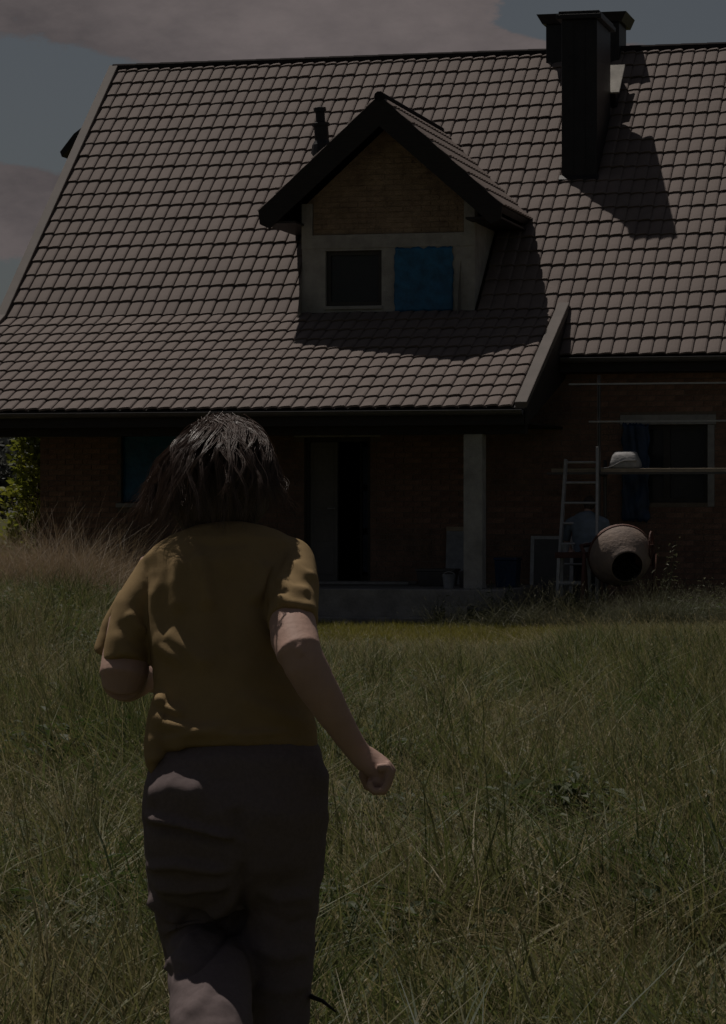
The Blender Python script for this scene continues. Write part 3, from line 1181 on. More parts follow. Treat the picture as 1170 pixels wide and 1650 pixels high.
def tub(name, u, v, z, sx, sy, sz, mat, label, cat, lid=True):
    p = to_world(u, v)
    o = empty(name, (p.x, p.y, z), -PSI)
    b_ = MB()
    k = .88
    b_.v = [(-sx * k, -sy * k, 0), (sx * k, -sy * k, 0), (sx * k, sy * k, 0), (-sx * k, sy * k, 0), (-sx, -sy, sz), (sx, -sy, sz), (sx, sy, sz), (-sx, sy, sz)]
    b_.f = [(3, 2, 1, 0), (0, 1, 5, 4), (1, 2, 6, 5), (2, 3, 7, 6), (3, 0, 4, 7), (4, 5, 6, 7)]
    b_.build('body', M[mat], o, bevel=.012)
    if lid: MB().box(-sx * 1.06, sx * 1.06, -sy * 1.06, sy * 1.06, sz + .001, sz + .035).build('rim', M[mat], o, bevel=.008)
    return tag(o, label, cat)


gz_c = float(ground_h(*to_world(-1.30, -1.7).xy))
tub('storage_tub', -1.78, -1.0, .5, .15, .18, .36, 'film2', 'navy plastic tub standing on the porch behind the column', 'tub')
tub('storage_box', -2.82, -.6, .5, .26, .18, .20, 'gutter', 'low dark box on the porch slab near the door', 'box')
bo = hthing('blue_board', -2.72, .36, z=.5)
tag(bo, 'bluish board leaning on the porch wall behind the column', 'board')
MB().box(-.20, .22, -.012, .012, 0, .80, Matrix.Rotation(R(-7), 4, 'X')).build('sheet', M['plasticgrey'], bo, bevel=.004)
MB().box(-.20, .22, -.022, -.0125, .74, .80, Matrix.Rotation(R(-7), 4, 'X')).build('batten', M['timber'], bo)
pail('bucket', -2.42, -1.75, .5, .085, .17, 'plasticgrey', 'grey bucket on the porch beside the column')
tub('mortar_trough', -2.28, -1.2, .5, .11, .11, .22, 'gutter', 'small dark trough on the porch behind the column', 'trough', False)
blk = hthing('concrete_block', -2.06, -2.98, .12)
tag(blk, 'grey hollow concrete block on the ground below the column', 'block')
bk = MB()
bk.box(-.14, .14, -.10, -.07, 0, .30).box(-.14, .14, .07, .10, 0, .30)
for x in (-.14, -.015, .11):
    bk.box(x, x + .03, -.0699, .0699, .001, .299)
bk.build('shell', M['concrete'], blk, bevel=.003)
bp = hthing('plank_offcut', -5.9, .25)
tag(bp, 'dark plank leaning against the brick wall under the blue window', 'plank')
MB().bar((0, -.12, 0), (0, .235, 1.55), .10, .03, up=(0, 1, 0)).build('board', M['darkwood'], bp)


# ------------------------------------------------------------------ people
def W(px, py, Y):
    """the point at depth Y metres seen at that photo pixel"""
    return Vector(((px - CX) / FPX * Y, Y, CAMH - (py - CY) / FPX * Y))


def remeshed(mb, voxel, iters=6, factor=.5):
    """closed lofts merged into one continuous skin"""
    me = mb.mesh('tmp')
    o = bpy.data.objects.new('tmp', me)
    COL.objects.link(o)
    m = o.modifiers.new('r', 'REMESH')
    m.mode = 'VOXEL'
    m.voxel_size = voxel
    if iters:
        s_ = o.modifiers.new('s', 'SMOOTH')
        s_.factor = factor
        s_.iterations = iters
    bpy.context.view_layer.update()
    ev = o.evaluated_get(bpy.context.evaluated_depsgraph_get())
    res = bpy.data.meshes.new_from_object(ev)
    bpy.data.objects.remove(o)
    bpy.data.meshes.remove(me)
    return res


def co_of(me):
    a = np.empty(len(me.vertices) * 3, np.float32)
    me.vertices.foreach_get('co', a)
    n = np.empty(len(me.vertices) * 3, np.float32)
    me.vertices.foreach_get('normal', n)
    return a.reshape(-1, 3).astype(float), n.reshape(-1, 3).astype(float)


def set_co(me, a):
    me.vertices.foreach_set('co', a.astype(np.float32).ravel())
    me.update()


def px_of(a):
    return CX + FPX * a[:, 0] / a[:, 1], CY - FPX * (a[:, 2] - CAMH) / a[:, 1]


def fold(px, py, line, width, amp, skew=0.):
    """height of a fold running along a pixel polyline: a rounded ridge, tapering at its ends"""
    best = np.full(px.shape, 1e9)
    par = np.zeros(px.shape)
    tot = 0
    seg = []
    for (a, b) in zip(line[:-1], line[1:]):
        l = math.hypot(b[0] - a[0], b[1] - a[1])
        seg.append((a, b, l, tot))
        tot += l
    for (a, b, l, s0) in seg:
        dx, dy = (b[0] - a[0]) / l, (b[1] - a[1]) / l
        t_ = np.clip((px - a[0]) * dx + (py - a[1]) * dy, 0, l)
        ex, ey = px - (a[0] + dx * t_), py - (a[1] + dy * t_)
        dd = np.hypot(ex, ey)
        sgn = np.sign(ex * -dy + ey * dx)
        dd = dd / (1 + skew * sgn)
        m_ = dd < best
        best = np.where(m_, dd, best)
        par = np.where(m_, (s0 + t_) / tot, par)
    taper = np.clip(np.minimum(par, 1 - par) * 5 + .15, 0, 1)
    return amp * np.exp(-(best / width) ** 2) * taper


def noise3(a, sc, seed=0.):
    return np.array([mnoise.noise((p[0] * sc[0] + seed, p[1] * sc[1], p[2] * sc[2])) for p in a])


def finish(me, name, mat, parent, root):
    a, _ = co_of(me)
    a -= np.array(root)
    me.name = name
    set_co(me, a)
    me.materials.clear()
    me.materials.append(mat)
    me.shade_smooth()
    o = bpy.data.objects.new(name, me)
    COL.objects.link(o)
    o.parent = parent
    return o


YW = 6.0
ROOT = Vector((-.165, YW, 0))
WOM = empty('person', ROOT)
tag(WOM, 'person with dark windblown bob, olive t-shirt and taupe trousers running through the grass', 'person')

# --- shirt: torso sections (py, left px, right px, centre depth, half depth)
TOR = [(868, 300, 406, 6.115, .058), (874, 276, 432, 6.11, .076), (885, 242, 468, 6.10, .096), (905, 221, 494, 6.085, .112), (940, 228, 490, 6.065, .122),
       (985, 236, 484, 6.045, .122), (1040, 243, 483, 6.02, .117), (1090, 247, 486, 6.00, .114), (1130, 247, 497, 5.99, .115), (1165, 240, 508, 5.98, .120), (1200, 236, 513, 5.975, .126), (1213, 238, 511, 5.972, .126)]
sh = MB()
sh.tube([W((a + b) / 2, y, Y) for (y, a, b, Y, d) in TOR], [((b - a) / 2 * Y / FPX, d) for (y, a, b, Y, d) in TOR], 40, ref=(1, 0, 0))
# left sleeve hangs, its front edge flares out; right sleeve is pulled back with the elbow
sh.tube([W(290, 938, 6.08), W(250, 934, 6.08), W(219, 985, 6.07), W(206, 1040, 6.05), W(203, 1072, 6.04), W(203, 1080, 6.035)], [(.045, .06), (.052, .068), (.047, .075), (.046, .075), (.047, .072), (.045, .070)], 24, ref=(1, 0, 0))
sh.tube([W(214, 960, 6.15), W(184, 1012, 6.17), W(170, 1048, 6.17), W(167, 1056, 6.17)], [(.03, .03), (.028, .04), (.025, .045), (.022, .042)], 16, ref=(1, 0, 0))
sh.tube([W(440, 908, 6.10), W(466, 912, 6.09), W(474, 945, 5.995), W(473, 985, 5.92), W(472, 1000, 5.89), W(472, 1004, 5.885)], [.062, (.056, .06), (.050, .058), (.049, .056), (.0505, .055), (.048, .053)], 24, ref=(1, 0, 0))
# slack cloth over the left hip
sh.tube([W(262, 1120, 5.95), W(256, 1165, 5.94), W(250, 1205, 5.94), W(249, 1236, 5.95)], [(.018, .03), (.026, .04), (.024, .05), (.016, .05)], 16, ref=(1, 0, 0))
me = remeshed(sh, .0055, 7)
a, n = co_of(me)
px, py = px_of(a)
back = np.clip(-n[:, 1] * 1.5 + .35, 0, 1)
h = np.zeros(len(a))
for (line, wd, amp, sk) in (
        ([(322, 885), (333, 930), (338, 985)], 13, .016, .2), ([(292, 890), (286, 940), (292, 990)], 12, .012, 0), ([(255, 930), (252, 990), (262, 1040), (300, 1075)], 11, .013, .3),
        ([(430, 905), (424, 940), (405, 975)], 13, .014, -.2), ([(262, 1015), (300, 1045), (345, 1075)], 16, .012, .2),
        ([(246, 1150), (275, 1168), (320, 1176), (372, 1172)], 10, .016, .2), ([(240, 1190), (275, 1192), (320, 1184), (385, 1186), (470, 1180)], 8, .009, .2), ([(252, 1120), (268, 1140), (300, 1152)], 8, .014, 0),
        ([(236, 1228), (262, 1215), (300, 1203)], 7, .008, 0), ([(500, 1170), (440, 1150), (380, 1120)], 14, .008, 0), ([(488, 1120), (420, 1090), (340, 1040)], 22, .007, 0), ([(480, 1060), (430, 1030), (390, 985)], 20, .007, 0),
        ([(205, 985), (222, 1010), (240, 1020)], 9, .010, 0), ([(186, 1000), (205, 1030), (232, 1050)], 9, -.006, 0), ([(448, 930), (470, 950), (500, 955)], 8, .010, 0), ([(445, 960), (470, 975), (506, 980)], 7, .008, 0), ([(470, 905), (490, 925), (508, 930)], 7, .008, 0),
        ([(300, 870), (350, 878), (410, 872)], 8, -.004, 0), ([(160, 1063), (245, 1073)], 2.6, -.0022, 0), ([(425, 989), (520, 989)], 2.6, -.0022, 0), ([(262, 1196), (380, 1190), (515, 1187)], 2.6, -.0022, 0), ([(232, 900), (240, 960), (246, 1015)], 4, -.004, 0), ([(462, 878), (444, 930), (436, 985)], 4, -.004, 0), ([(360, 900), (365, 1000), (368, 1100)], 26, -.010, 0)):
    h += fold(px, py, line, wd, amp, sk)
h *= back
h += .0016 * noise3(a, (11, 11, 22), 3) + .0006 * noise3(a, (40, 40, 60), 9)
set_co(me, a + n * h[:, None])
shirt = finish(me, 'shirt', M['shirt'], WOM, ROOT)
# --- trousers
tr = MB()
HIP = [(1185, 252, 506, 6.00, .106), (1215, 243, 516, 5.985, .120), (1250, 237, 529, 5.965, .142), (1300, 231, 530, 5.95, .158), (1350, 232, 527, 5.965, .150), (1395, 235, 521, 5.99, .125), (1425, 245, 512, 6.01, .10)]
tr.tube([W((a_ + b_) / 2, y, Y) for (y, a_, b_, Y, d) in HIP], [((b_ - a_) / 2 * Y / FPX, d) for (y, a_, b_, Y, d) in HIP], 40, ref=(1, 0, 0))
LEFT = [(312, 1340, 6.00, .092, .115), (314, 1400, 6.06, .097, .105), (321, 1460, 6.14, .093, .10), (328, 1510, 6.20, .086, .095), (334, 1550, 6.22, .082, .09)]
tr.tube([W(x, y, Y) for (x, y, Y, rx, ry) in LEFT], [(rx, ry) for (x, y, Y, rx, ry) in LEFT], 28, ref=(1, 0, 0))
SHIN = [(334, 1520, 6.18, .081, .08), (337, 1552, 5.98, .081, .072), (339, 1600, 5.80, .079, .070), (341, 1660, 5.68, .077, .070), (344, 1725, 5.60, .072, .07), (345, 1770, 5.56, .066, .065)]
tr.tube([W(x, y, Y) for (x, y, Y, rx, ry) in SHIN], [(rx, ry) for (x, y, Y, rx, ry) in SHIN], 28, ref=(1, 0, 0))
RIGHT = [(450, 1340, 5.98, .090, .115), (450, 1410, 5.99, .086, .11), (448, 1480, 6.00, .076, .10), (446, 1560, 6.0, .073, .092), (444, 1640, 5.99, .067, .085), (444, 1740, 5.96, .058, .080), (444, 1860, 5.92, .058, .075), (442, 1985, 5.90, .060, .072)]
tr.tube([W(x, y, Y) for (x, y, Y, rx, ry) in RIGHT], [(rx, ry) for (x, y, Y, rx, ry) in RIGHT], 28, ref=(1, 0, 0))
tr.tube([W(388, 1370, 6.0), W(390, 1440, 6.04), W(392, 1520, 6.07), W(394, 1640, 6.02)], [(.05, .07), (.045, .06), (.04, .06), (.03, .05)], 16, ref=(1, 0, 0))
me = remeshed(tr, .0065, 8)
a, n = co_of(me)
px, py = px_of(a)
back = np.clip(-n[:, 1] * 1.5 + .45, 0, 1)
h = np.zeros(len(a))
for (line, wd, amp, sk) in (
        ([(232, 1312), (280, 1322), (340, 1340), (395, 1352)], 9, .020, .3), ([(236, 1332), (290, 1338), (380, 1362)], 7, -.016, 0), ([(236, 1282), (285, 1270), (335, 1285)], 24, .020, 0),
        ([(236, 1395), (290, 1390), (370, 1402)], 8, .019, .2), ([(245, 1425), (300, 1432), (380, 1420)], 9, .016, 0), ([(243, 1440), (275, 1470), (300, 1478)], 7, .022, 0),
        ([(262, 1500), (300, 1490), (360, 1462), (392, 1420)], 9, .018, .2), ([(268, 1530), (300, 1520), (340, 1500)], 10, .014, 0), ([(270, 1560), (292, 1545), (318, 1515)], 9, .024, .2), ([(272, 1572), (310, 1560), (350, 1525), (392, 1470)], 7, -.016, 0),
        ([(395, 1380), (388, 1430), (386, 1500)], 9, -.014, 0), ([(378, 1300), (384, 1360)], 14, -.012, 0), ([(300, 1640), (330, 1600), (345, 1570)], 12, .006, 0),
        ([(410, 1430), (450, 1450), (505, 1440)], 10, .008, 0), ([(408, 1520), (450, 1545), (500, 1530)], 11, .009, 0), ([(410, 1590), (460, 1600), (500, 1585)], 10, .008, 0), ([(420, 1470), (470, 1490), (508, 1480)], 9, -.006, 0)):
    h += fold(px, py, line, wd, amp, sk)
h *= back
h += .004 * noise3(a, (12, 12, 26), 5) + .002 * noise3(a, (45, 45, 45), 2)
set_co(me, a + n * h[:, None])
trou = finish(me, 'trousers', M['trousers'], WOM, ROOT)

# --- body: neck, head, arms, hands, ankles as one continuous skin
bd = MB()
HC = W(362, 778, 6.17)                       # centre of the skull
bd.tube([W(352, 905, 6.10), W(354, 870, 6.115), W(356, 835, 6.14), HC], [(.062, .062), (.052, .055), (.050, .054), (.055, .06)], 20, ref=(1, 0, 0))
bd.ball(HC + Vector((0, .0, .012)), (.073, .092, .098), 24, 16)
bd.ball(HC + Vector((0, .045, -.058)), (.055, .055, .06), 18, 12)                     # jaw
bd.tube([HC + Vector((0, .09, .025)), HC + Vector((0, .112, -.012)), HC + Vector((0, .105, -.03))], [.008, .013, .012], 10)   # nose
bd.ball(HC + Vector((0, .098, -.055)), (.022, .012, .010), 12, 8)                     # lips
for s_ in (-1, 1):
    bd.ball(HC + Vector((.075 * s_, .005, -.012)), (.010, .018, .030), 10, 8)         # ears
# left arm: upper arm down out of the sleeve, forearm forward and in
EL = W(198, 1098, 5.99)
bd.tube([W(212, 1000, 6.09), W(205, 1050, 6.05), W(199, 1088, 6.02), W(198, 1104, 6.03)], [.045, .0475, .049, .040], 22, ref=(1, 0, 0))
bd.tube([W(198, 1094, 6.02), W(205, 1096, 6.09), W(222, 1094, 6.19), W(238, 1090, 6.26)], [.044, .044, .036, .027], 18)
LH = W(246, 1087, 6.30)
bd.ball(LH, (.026, .042, .038), 14, 10)
for k in range(4):
    z = .026 - k * .0165
    b0 = LH + Vector((.0, .035, z))
    bd.tube([b0 + Vector((-.012, 0, 0)), b0 + Vector((.0, .022, 0)), b0 + Vector((.028, .016, 0)), b0 + Vector((.034, -.008, 0))], [.0092, .0095, .009, .0078], 10)
bd.tube([LH + Vector((.0, -.015, .034)), LH + Vector((.014, .012, .044)), LH + Vector((.026, .034, .036))], [.012, .0115, .009], 10)
# right arm: elbow pulled back towards the camera, forearm hanging out
EL = W(482, 1052, 5.80)
bd.tube([W(470, 960, 5.97), W(471, 1000, 5.89), W(475, 1030, 5.84), EL, W(490, 1068, 5.80)], [(.043, .043), (.0455, .045), (.046, .045), (.044, .042), (.038, .036)], 24, ref=(1, 0, 0))
bd.tube([W(478, 1040, 5.805), W(492, 1072, 5.80), W(513, 1110, 5.805), W(538, 1152, 5.82), W(562, 1190, 5.84), W(580, 1215, 5.85), W(592, 1228, 5.855)],
        [(.041, .04), (.0415, .040), (.0385, .037), (.032, .030), (.0255, .025), (.0235, .023), (.024, .024)], 24)
K0 = W(628, 1234, 5.83)
WR0 = W(590, 1226, 5.86)
# palm block between wrist and knuckles, then four curled fingers side by side in depth, pinky nearest
bd.tube([W(586, 1220, 5.855), W(602, 1232, 5.855), W(616, 1240, 5.855), W(624, 1243, 5.855)], [(.025, .022), (.026, .030), (.024, .040), (.019, .040)], 18, ref=(.5, 0, -.85))
for k in range(4):
    Yk = 5.812 + k * .0195
    ln = (1.0, 1.10, 1.14, 1.06)[k]
    up = (0, -3, -4, -2)[k]
    dx = (0, 2, 3, 1)[k]
    rr = (.0078, .0086, .0088, .0086)[k]
    pts = [W(608, 1238, Yk), W(625 + dx, 1236 + up, Yk), W(629 + dx, 1243 + up, Yk), W(625, 1262 * 1 + 4 * (ln - 1), Yk), W(618, 1274 + 8 * (ln - 1), Yk), W(603, 1275 + 6 * (ln - 1), Yk), W(596, 1268, Yk), W(597, 1258, Yk)]
    bd.tube(pts, [rr, rr * 1.1, rr * 1.08, rr * .98, rr * 1.0, rr * .92, rr * .9, rr * .75], 12)
bd.ball(W(611, 1257, 5.855), (.016, .036, .020), 14, 10)
bd.tube([W(592, 1232, 5.88), W(588, 1250, 5.895), W(594, 1266, 5.90), W(608, 1272, 5.90)], [.014, .0125, .0115, .009], 12)     # thumb closes over the front
# the trunk and legs under the clothes keep the body in one piece
bd.tube([W(352, 900, 6.10), W(354, 960, 6.06), W(362, 1100, 6.02), W(372, 1230, 5.98), W(378, 1330, 5.98)], [(.09, .06), (.10, .07), (.09, .07), (.10, .08), (.09, .08)], 18, ref=(1, 0, 0))
bd.tube([W(330, 905, 6.09), W(250, 925, 6.09), W(214, 1000, 6.09)], [.05, .045, .04], 14)
bd.tube([W(380, 905, 6.09), W(460, 922, 6.05), W(470, 960, 5.98)], [.05, .045, .04], 14)
bd.tube([W(330, 1310, 6.0), W(316, 1400, 6.07), W(330, 1520, 6.19), W(339, 1600, 5.81), W(344, 1725, 5.60)], [.06, .06, .05, .045, .036], 14)
bd.tube([W(430, 1310, 5.98), W(448, 1480, 6.0), W(444, 1700, 5.97), W(442, 1960, 5.90)], [.06, .055, .045, .037], 14)
# ankles
bd.tube([W(344, 1725, 5.60), W(346, 1815, 5.51)], [.036, .034], 16)
bd.tube([W(442, 1960, 5.90), W(442, 2030, 5.905)], [.037, .036], 16)
me = remeshed(bd, .0034, 3)
a, n = co_of(me)
px, py = px_of(a)
h = .0012 * noise3(a, (30, 30, 30), 1)
h += fold(px, py, [(478, 1040), (490, 1056)], 7, .004) * np.clip(-n[:, 1], 0, 1)
set_co(me, a + n * h[:, None])
body = finish(me, 'body', M['skin'], WOM, ROOT)
for s_ in (-1, 1):
    MB().ball(HC + Vector((.03 * s_, .082, .012)) - ROOT, (.012, .010, .009), 12, 8).build('eye', M['bag'], body, smooth=True)

# --- shoes
def shoe(heel, toe, z0, up):
    mb = MB()
    heel, toe, up = Vector(heel), Vector(toe), Vector(up).normalized()
    d = toe - heel
    side_ = d.cross(up).normalized()
    P = [(-.02, .030, .05, .05), (.03, .036, .09, .09), (.3, .040, .085, .085), (.55, .044, .06, .06), (.8, .047, .045, .045), (1.0, .036, .035, .035), (1.06, .015, .02, .02)]
    mb.tube([heel + d * s + up * (hh * .5) for (s, w_, hh, _) in P], [(w_, hh * .55) for (s, w_, hh, _) in P], 16, ref=tuple(side_))
    o_ = mb.build('shoe', M['shoe'], WOM, smooth=True)
    o_.location = -ROOT
    so_ = MB()
    so_.tube([heel + d * s + up * .004 for (s, w_, hh, _) in P], [(w_ * 1.06, .012) for (s, w_, hh, _) in P], 16, ref=tuple(side_))
    s2 = so_.build('sole', M['sole'], o_, smooth=True)


fr = W(442, 2030, 5.90)
shoe((fr.x, 5.84, .02), (fr.x + .01, 6.07, .02), 0, (0, 0, 1))
fl2 = W(346, 1815, 5.51)
shoe((fl2.x, fl2.y - .10, fl2.z + .03), (fl2.x, fl2.y + .02, fl2.z - .18), 0, (0, -.5, -.25) if False else (0, .87, .45))

# --- hair: dark under-mass plus clumped strands blown to the left, a layered bob
HO = HC + Vector((.0, -.012, .01))
um = MB()
um.ball(HO + Vector((0, .0, .012)), (.090, .108, .103), 24, 16)
um.tube([W(358, 735, 6.14), W(352, 785, 6.12), W(350, 825, 6.11), W(350, 852, 6.12)], [(.095, .09), (.108, .098), (.098, .090), (.070, .070)], 24, ref=(1, 0, 0))
um.tube([W(335, 760, 6.12), W(292, 792, 6.12), W(262, 815, 6.12)], [(.06, .06), (.045, .05), (.018, .03)], 16)
me = remeshed(um, .008, 6)
a, n = co_of(me)
set_co(me, a + n * (.004 * noise3(a, (60, 60, 14), 4))[:, None])
hair = finish(me, 'hair', M['hairbase'], WOM, ROOT)
hr = random.Random(5)


def shell(th, el, k):
    return HO + Vector((math.cos(th) * math.cos(el) * .094 * k, math.sin(th) * math.cos(el) * .112 * k, math.sin(el) * .108 * k + .010))


def hem(th, lay, flare=0.):
    """where a strand at that azimuth ends; lay < 1 for the shorter upper layers"""
    c = math.cos(th)
    pxh = 342 + 106 * c - 2 * c * c
    pyh = 862 - 8 * c - 38 * c * c
    pyh = 760 + (pyh - 760) * lay
    if c < 0: pxh += (1 - lay) * 60 * -c
    Yh = HC.y - .01 + math.sin(th) * (.105 + flare)
    return W(pxh, pyh, Yh)


def curve(P, n_):
    """Catmull-Rom through P"""
    P = [P[0] * 2 - P[1]] + P + [P[-1] * 2 - P[-2]]
    out_ = []
    segs = len(P) - 3
    for i in range(n_ + 1):
        x_ = i / n_ * segs
        k = min(int(x_), segs - 1)
        t_ = x_ - k
        a_, b_, c_, d_ = P[k:k + 4]
        out_.append(.5 * ((2 * b_) + (c_ - a_) * t_ + (2 * a_ - 5 * b_ + 4 * c_ - d_) * t_ ** 2 + (3 * b_ - a_ - 3 * c_ + d_) * t_ ** 3))
    return out_


ST = MB()


def add_strand(pts, r):
    n_ = len(ST.v)
    k = len(pts)
    for i, p in enumerate(pts):
        rr = r * (1 - .75 * (i / (k - 1)) ** 1.5)
        d_ = (pts[min(i + 1, k - 1)] - pts[max(i - 1, 0)]).normalized()
        x_ = d_.cross(Vector((.31, .9, .2)))
        x_.normalize()
        y_ = d_.cross(x_)
        for j in range(3):
            a_ = j * 2.0944
            ST.v.append(tuple(p + x_ * (rr * math.cos(a_)) + y_ * (rr * math.sin(a_))))
    for i in range(k - 1):
        for j in range(3):
            A, B = n_ + i * 3 + j, n_ + i * 3 + (j + 1) % 3
            ST.f.append((A, B, B + 3, A + 3))


for c in range(290):
    th = hr.uniform(-math.pi - .35, -2.3) if c % 4 == 0 else hr.uniform(-math.pi - .35, .35) if hr.random() < .88 else hr.uniform(.35, math.pi - .35)
    cc = math.cos(th)
    lay = hr.choice((1.02, 1, .9, .82, .74, .62, .5)) + hr.uniform(-.07, .05)
    vol = hr.uniform(1.0, 1.10)
    r0 = shell(th + hr.uniform(-1.3, 1.3), hr.uniform(1.05, 1.5), 1.0)
    p1 = shell(th + hr.uniform(-.35, .35), hr.uniform(.6, .85), vol)
    flare = hr.uniform(.06, .135) if lay < .95 else hr.uniform(-.02, .02)
    p1 = shell(th + hr.uniform(-.35, .35), hr.uniform(.6, .85), vol) + Vector((0, math.sin(th) * flare * .30, 0))
    p2 = shell(th + hr.uniform(-.2, .2), hr.uniform(.0, .25), vol * 1.04) + Vector((-.022 if cc < 0 else -.002, math.sin(th) * flare * .7, 0))
    tip = hem(th, lay, flare) + Vector((hr.gauss(0, .013) - (.028 * hr.random() if cc < -.3 else 0), hr.gauss(0, .014), hr.gauss(0, .011)))
    if cc > .55: tip += Vector((.010, 0, 0)) * hr.random()
    g = curve([r0, p1, p2, tip], 15)
    ph = hr.uniform(0, 6.28)
    amp = hr.uniform(.005, .018)
    g = [p + Vector((math.sin(ph + i * .75), math.cos(ph * 1.3 + i * .7) * .6, 0)) * (amp * (i / 15) ** 1.2) for i, p in enumerate(g)]
    for k in range(17):
        off = Vector((hr.gauss(0, .0085), hr.gauss(0, .0085), hr.gauss(0, .005)))
        tight = hr.uniform(.6, .98)
        ph2 = hr.uniform(0, 6.28)
        kk = hr.randint(11, 15)
        pts = []
        for i in range(kk + 1):
            f_ = i / 15
            w_ = 1 - tight * math.sin(min(f_ * 1.05, 1) * math.pi * .75)
            wav = .0028 * math.sin(ph2 + f_ * 10)
            pts.append(g[i] + off * w_ + Vector((wav, wav * .6, 0)) * f_)
        add_strand(pts, hr.uniform(.0006, .0011))
for c in range(110):                                # loose flyaways, most of them on the windward-blown side
    th = hr.uniform(-math.pi - .3, .2) if hr.random() < .5 else hr.uniform(-math.pi - .3, -2.2)
    lay = hr.uniform(.55, 1.08)
    k_ = hr.uniform(1.04, 1.18)
    g = curve([shell(th, 1.2, 1.0), shell(th + hr.uniform(-.3, .3), .7, k_), shell(th, .1, k_ * 1.08) + Vector((-.02, 0, 0)), hem(th, lay) + Vector((hr.gauss(-.02 if math.cos(th) < 0 else .004, .018), hr.gauss(0, .02), hr.gauss(.0, .02)))], 13)
    add_strand(g, .00045)
stm = ST.build('strands', M['hair'], hair, smooth=True)
stm.location = -ROOT
tag(stm, kind='stuff')

# ---- the worker stooping by the ladder
wp = to_world(-.74, -.95)
WK = empty('person', (wp.x, wp.y, float(ground_h(wp.x, wp.y))), -PSI)
tag(WK, 'person in grey-blue shirt stooping with head bowed between ladder and bench', 'person')
b1 = MB()
b1.tube([(0, 0, .93), (0, .0, 1.02), (0, .02, 1.18), (0, .06, 1.33), (0, .11, 1.43), (0, .15, 1.48)], [(.165, .115), (.165, .12), (.19, .125), (.215, .12), (.19, .10), (.09, .07)], 24, ref=(1, 0, 0))
for s_ in (-1, 1):
    b1.tube([(.16 * s_, .10, 1.40), (.235 * s_, .10, 1.36), (.27 * s_, .12, 1.22), (.28 * s_, .16, 1.13)], [.06, .068, .062, .056], 14)
me = remeshed(b1, .016, 4)
a, n = co_of(me)
set_co(me, a + n * (.012 * noise3(a, (9, 9, 16), 7))[:, None])
finish(me, 'shirt', M['worker_shirt'], WK, (0, 0, 0))
b2 = MB()
b2.tube([(0, .12, 1.42), (0, .19, 1.53), (.01, .24, 1.58)], [.055, .05, .055], 14)
b2.ball((.01, .25, 1.60), (.075, .095, .10), 16, 12)
b2.ball((.01, .31, 1.54), (.05, .05, .05), 12, 8)
b2.ball((.01, .345, 1.58), (.013, .018, .02), 10, 6)
for s_ in (-1, 1):
    b2.ball((.01 + .077 * s_, .25, 1.59), (.010, .018, .028), 8, 6)
    b2.tube([(.27 * s_, .12, 1.24), (.285 * s_, .17, 1.12), (.25 * s_, .12, 1.05), (.20 * s_, .02, 1.0)], [.05, .045, .038, .028], 12)
    hc = Vector((.19 * s_, -.03, .985))
    b2.ball(hc, (.03, .045, .022), 12, 8)
    for k in range(4):
        x_ = hc.x + (-.027 + .018 * k)
        b2.tube([(x_, hc.y - .03, hc.z), (x_, hc.y - .07, hc.z - .004), (x_, hc.y - .09, hc.z - .022)], [.009, .009, .0075], 8)
    b2.tube([(hc.x - .025 * s_, hc.y, hc.z), (hc.x - .05 * s_, hc.y - .03, hc.z), (hc.x - .052 * s_, hc.y - .055, hc.z - .008)], [.011, .01, .008], 8)
    b2.tube([(0, .11, 1.40), (0, .02, 1.2), (.02 * s_, 0, .95), (.085 * s_, 0, .82), (.10 * s_, .025, .5), (.10 * s_, .0, .06)], [.05, .07, .07, .06, .045, .04], 10)
    b2.tube([(0, .10, 1.38), (.18 * s_, .10, 1.37), (.26 * s_, .115, 1.26)], .042, 10)
me = remeshed(b2, .009, 3)
wbody = finish(me, 'body', M['skin'], WK, (0, 0, 0))
hb2 = MB()
hb2.ball((.01, .235, 1.615), (.083, .10, .10), 18, 12)
hb2.ball((.01, .18, 1.575), (.065, .05, .06), 14, 10)
me = remeshed(hb2, .012, 3)
finish(me, 'hair', M['hairbase'], WK, (0, 0, 0))
b3 = MB()
b3.tube([(0, -.0, 1.0), (0, 0, .90), (0, 0, .80)], [(.16, .12), (.17, .13), (.15, .11)], 20, ref=(1, 0, 0))
for s_ in (-1, 1):
    b3.tube([(.085 * s_, 0, .86), (.10 * s_, .03, .5), (.105 * s_, .0, .09)], [.085, .068, .062], 16)
me = remeshed(b3, .018, 4)
finish(me, 'trousers', M['worker_trousers'], WK, (0, 0, 0))
for s_ in (-1, 1):
    mb = MB()
    mb.tube([(.105 * s_, -.05, .05), (.105 * s_, .05, .055), (.11 * s_, .15, .04), (.112 * s_, .21, .03)], [(.035, .045), (.042, .055), (.045, .04), (.03, .025)], 12, ref=(1, 0, 0))
    mb.build('boot', M['shoe'], WK, smooth=True)


# ------------------------------------------------------------------ vegetation
def ribbon(mb, base, h, lean, az, w, segs=4, curl=1.6, twist=None):
    """one grass blade: a tapering, bending ribbon"""
    n_ = len(mb.v)
    dx, dy = math.cos(az), math.sin(az)
    tw = az + math.pi / 2 if twist is None else twist
    sx, sy = math.cos(tw), math.sin(tw)
    for i in range(segs + 1):
        t_ = i / segs
        bend = lean * t_ ** curl
        z = h * t_ * (1 - .35 * min(1, lean / max(h, .01)) * t_)
        ww = w * (1 - t_ ** 1.6) * .5 + .0004
        x, y = base[0] + dx * bend, base[1] + dy * bend
        mb.v.append((x - sx * ww, y - sy * ww, z))
        mb.v.append((x + sx * ww, y + sy * ww, z))
    for i in range(segs):
        a_ = n_ + 2 * i
        mb.f.append((a_, a_ + 1, a_ + 3, a_ + 2))
    return (base[0] + dx * lean, base[1] + dy * lean, h * (1 - .35 * min(1, lean / max(h, .01))))


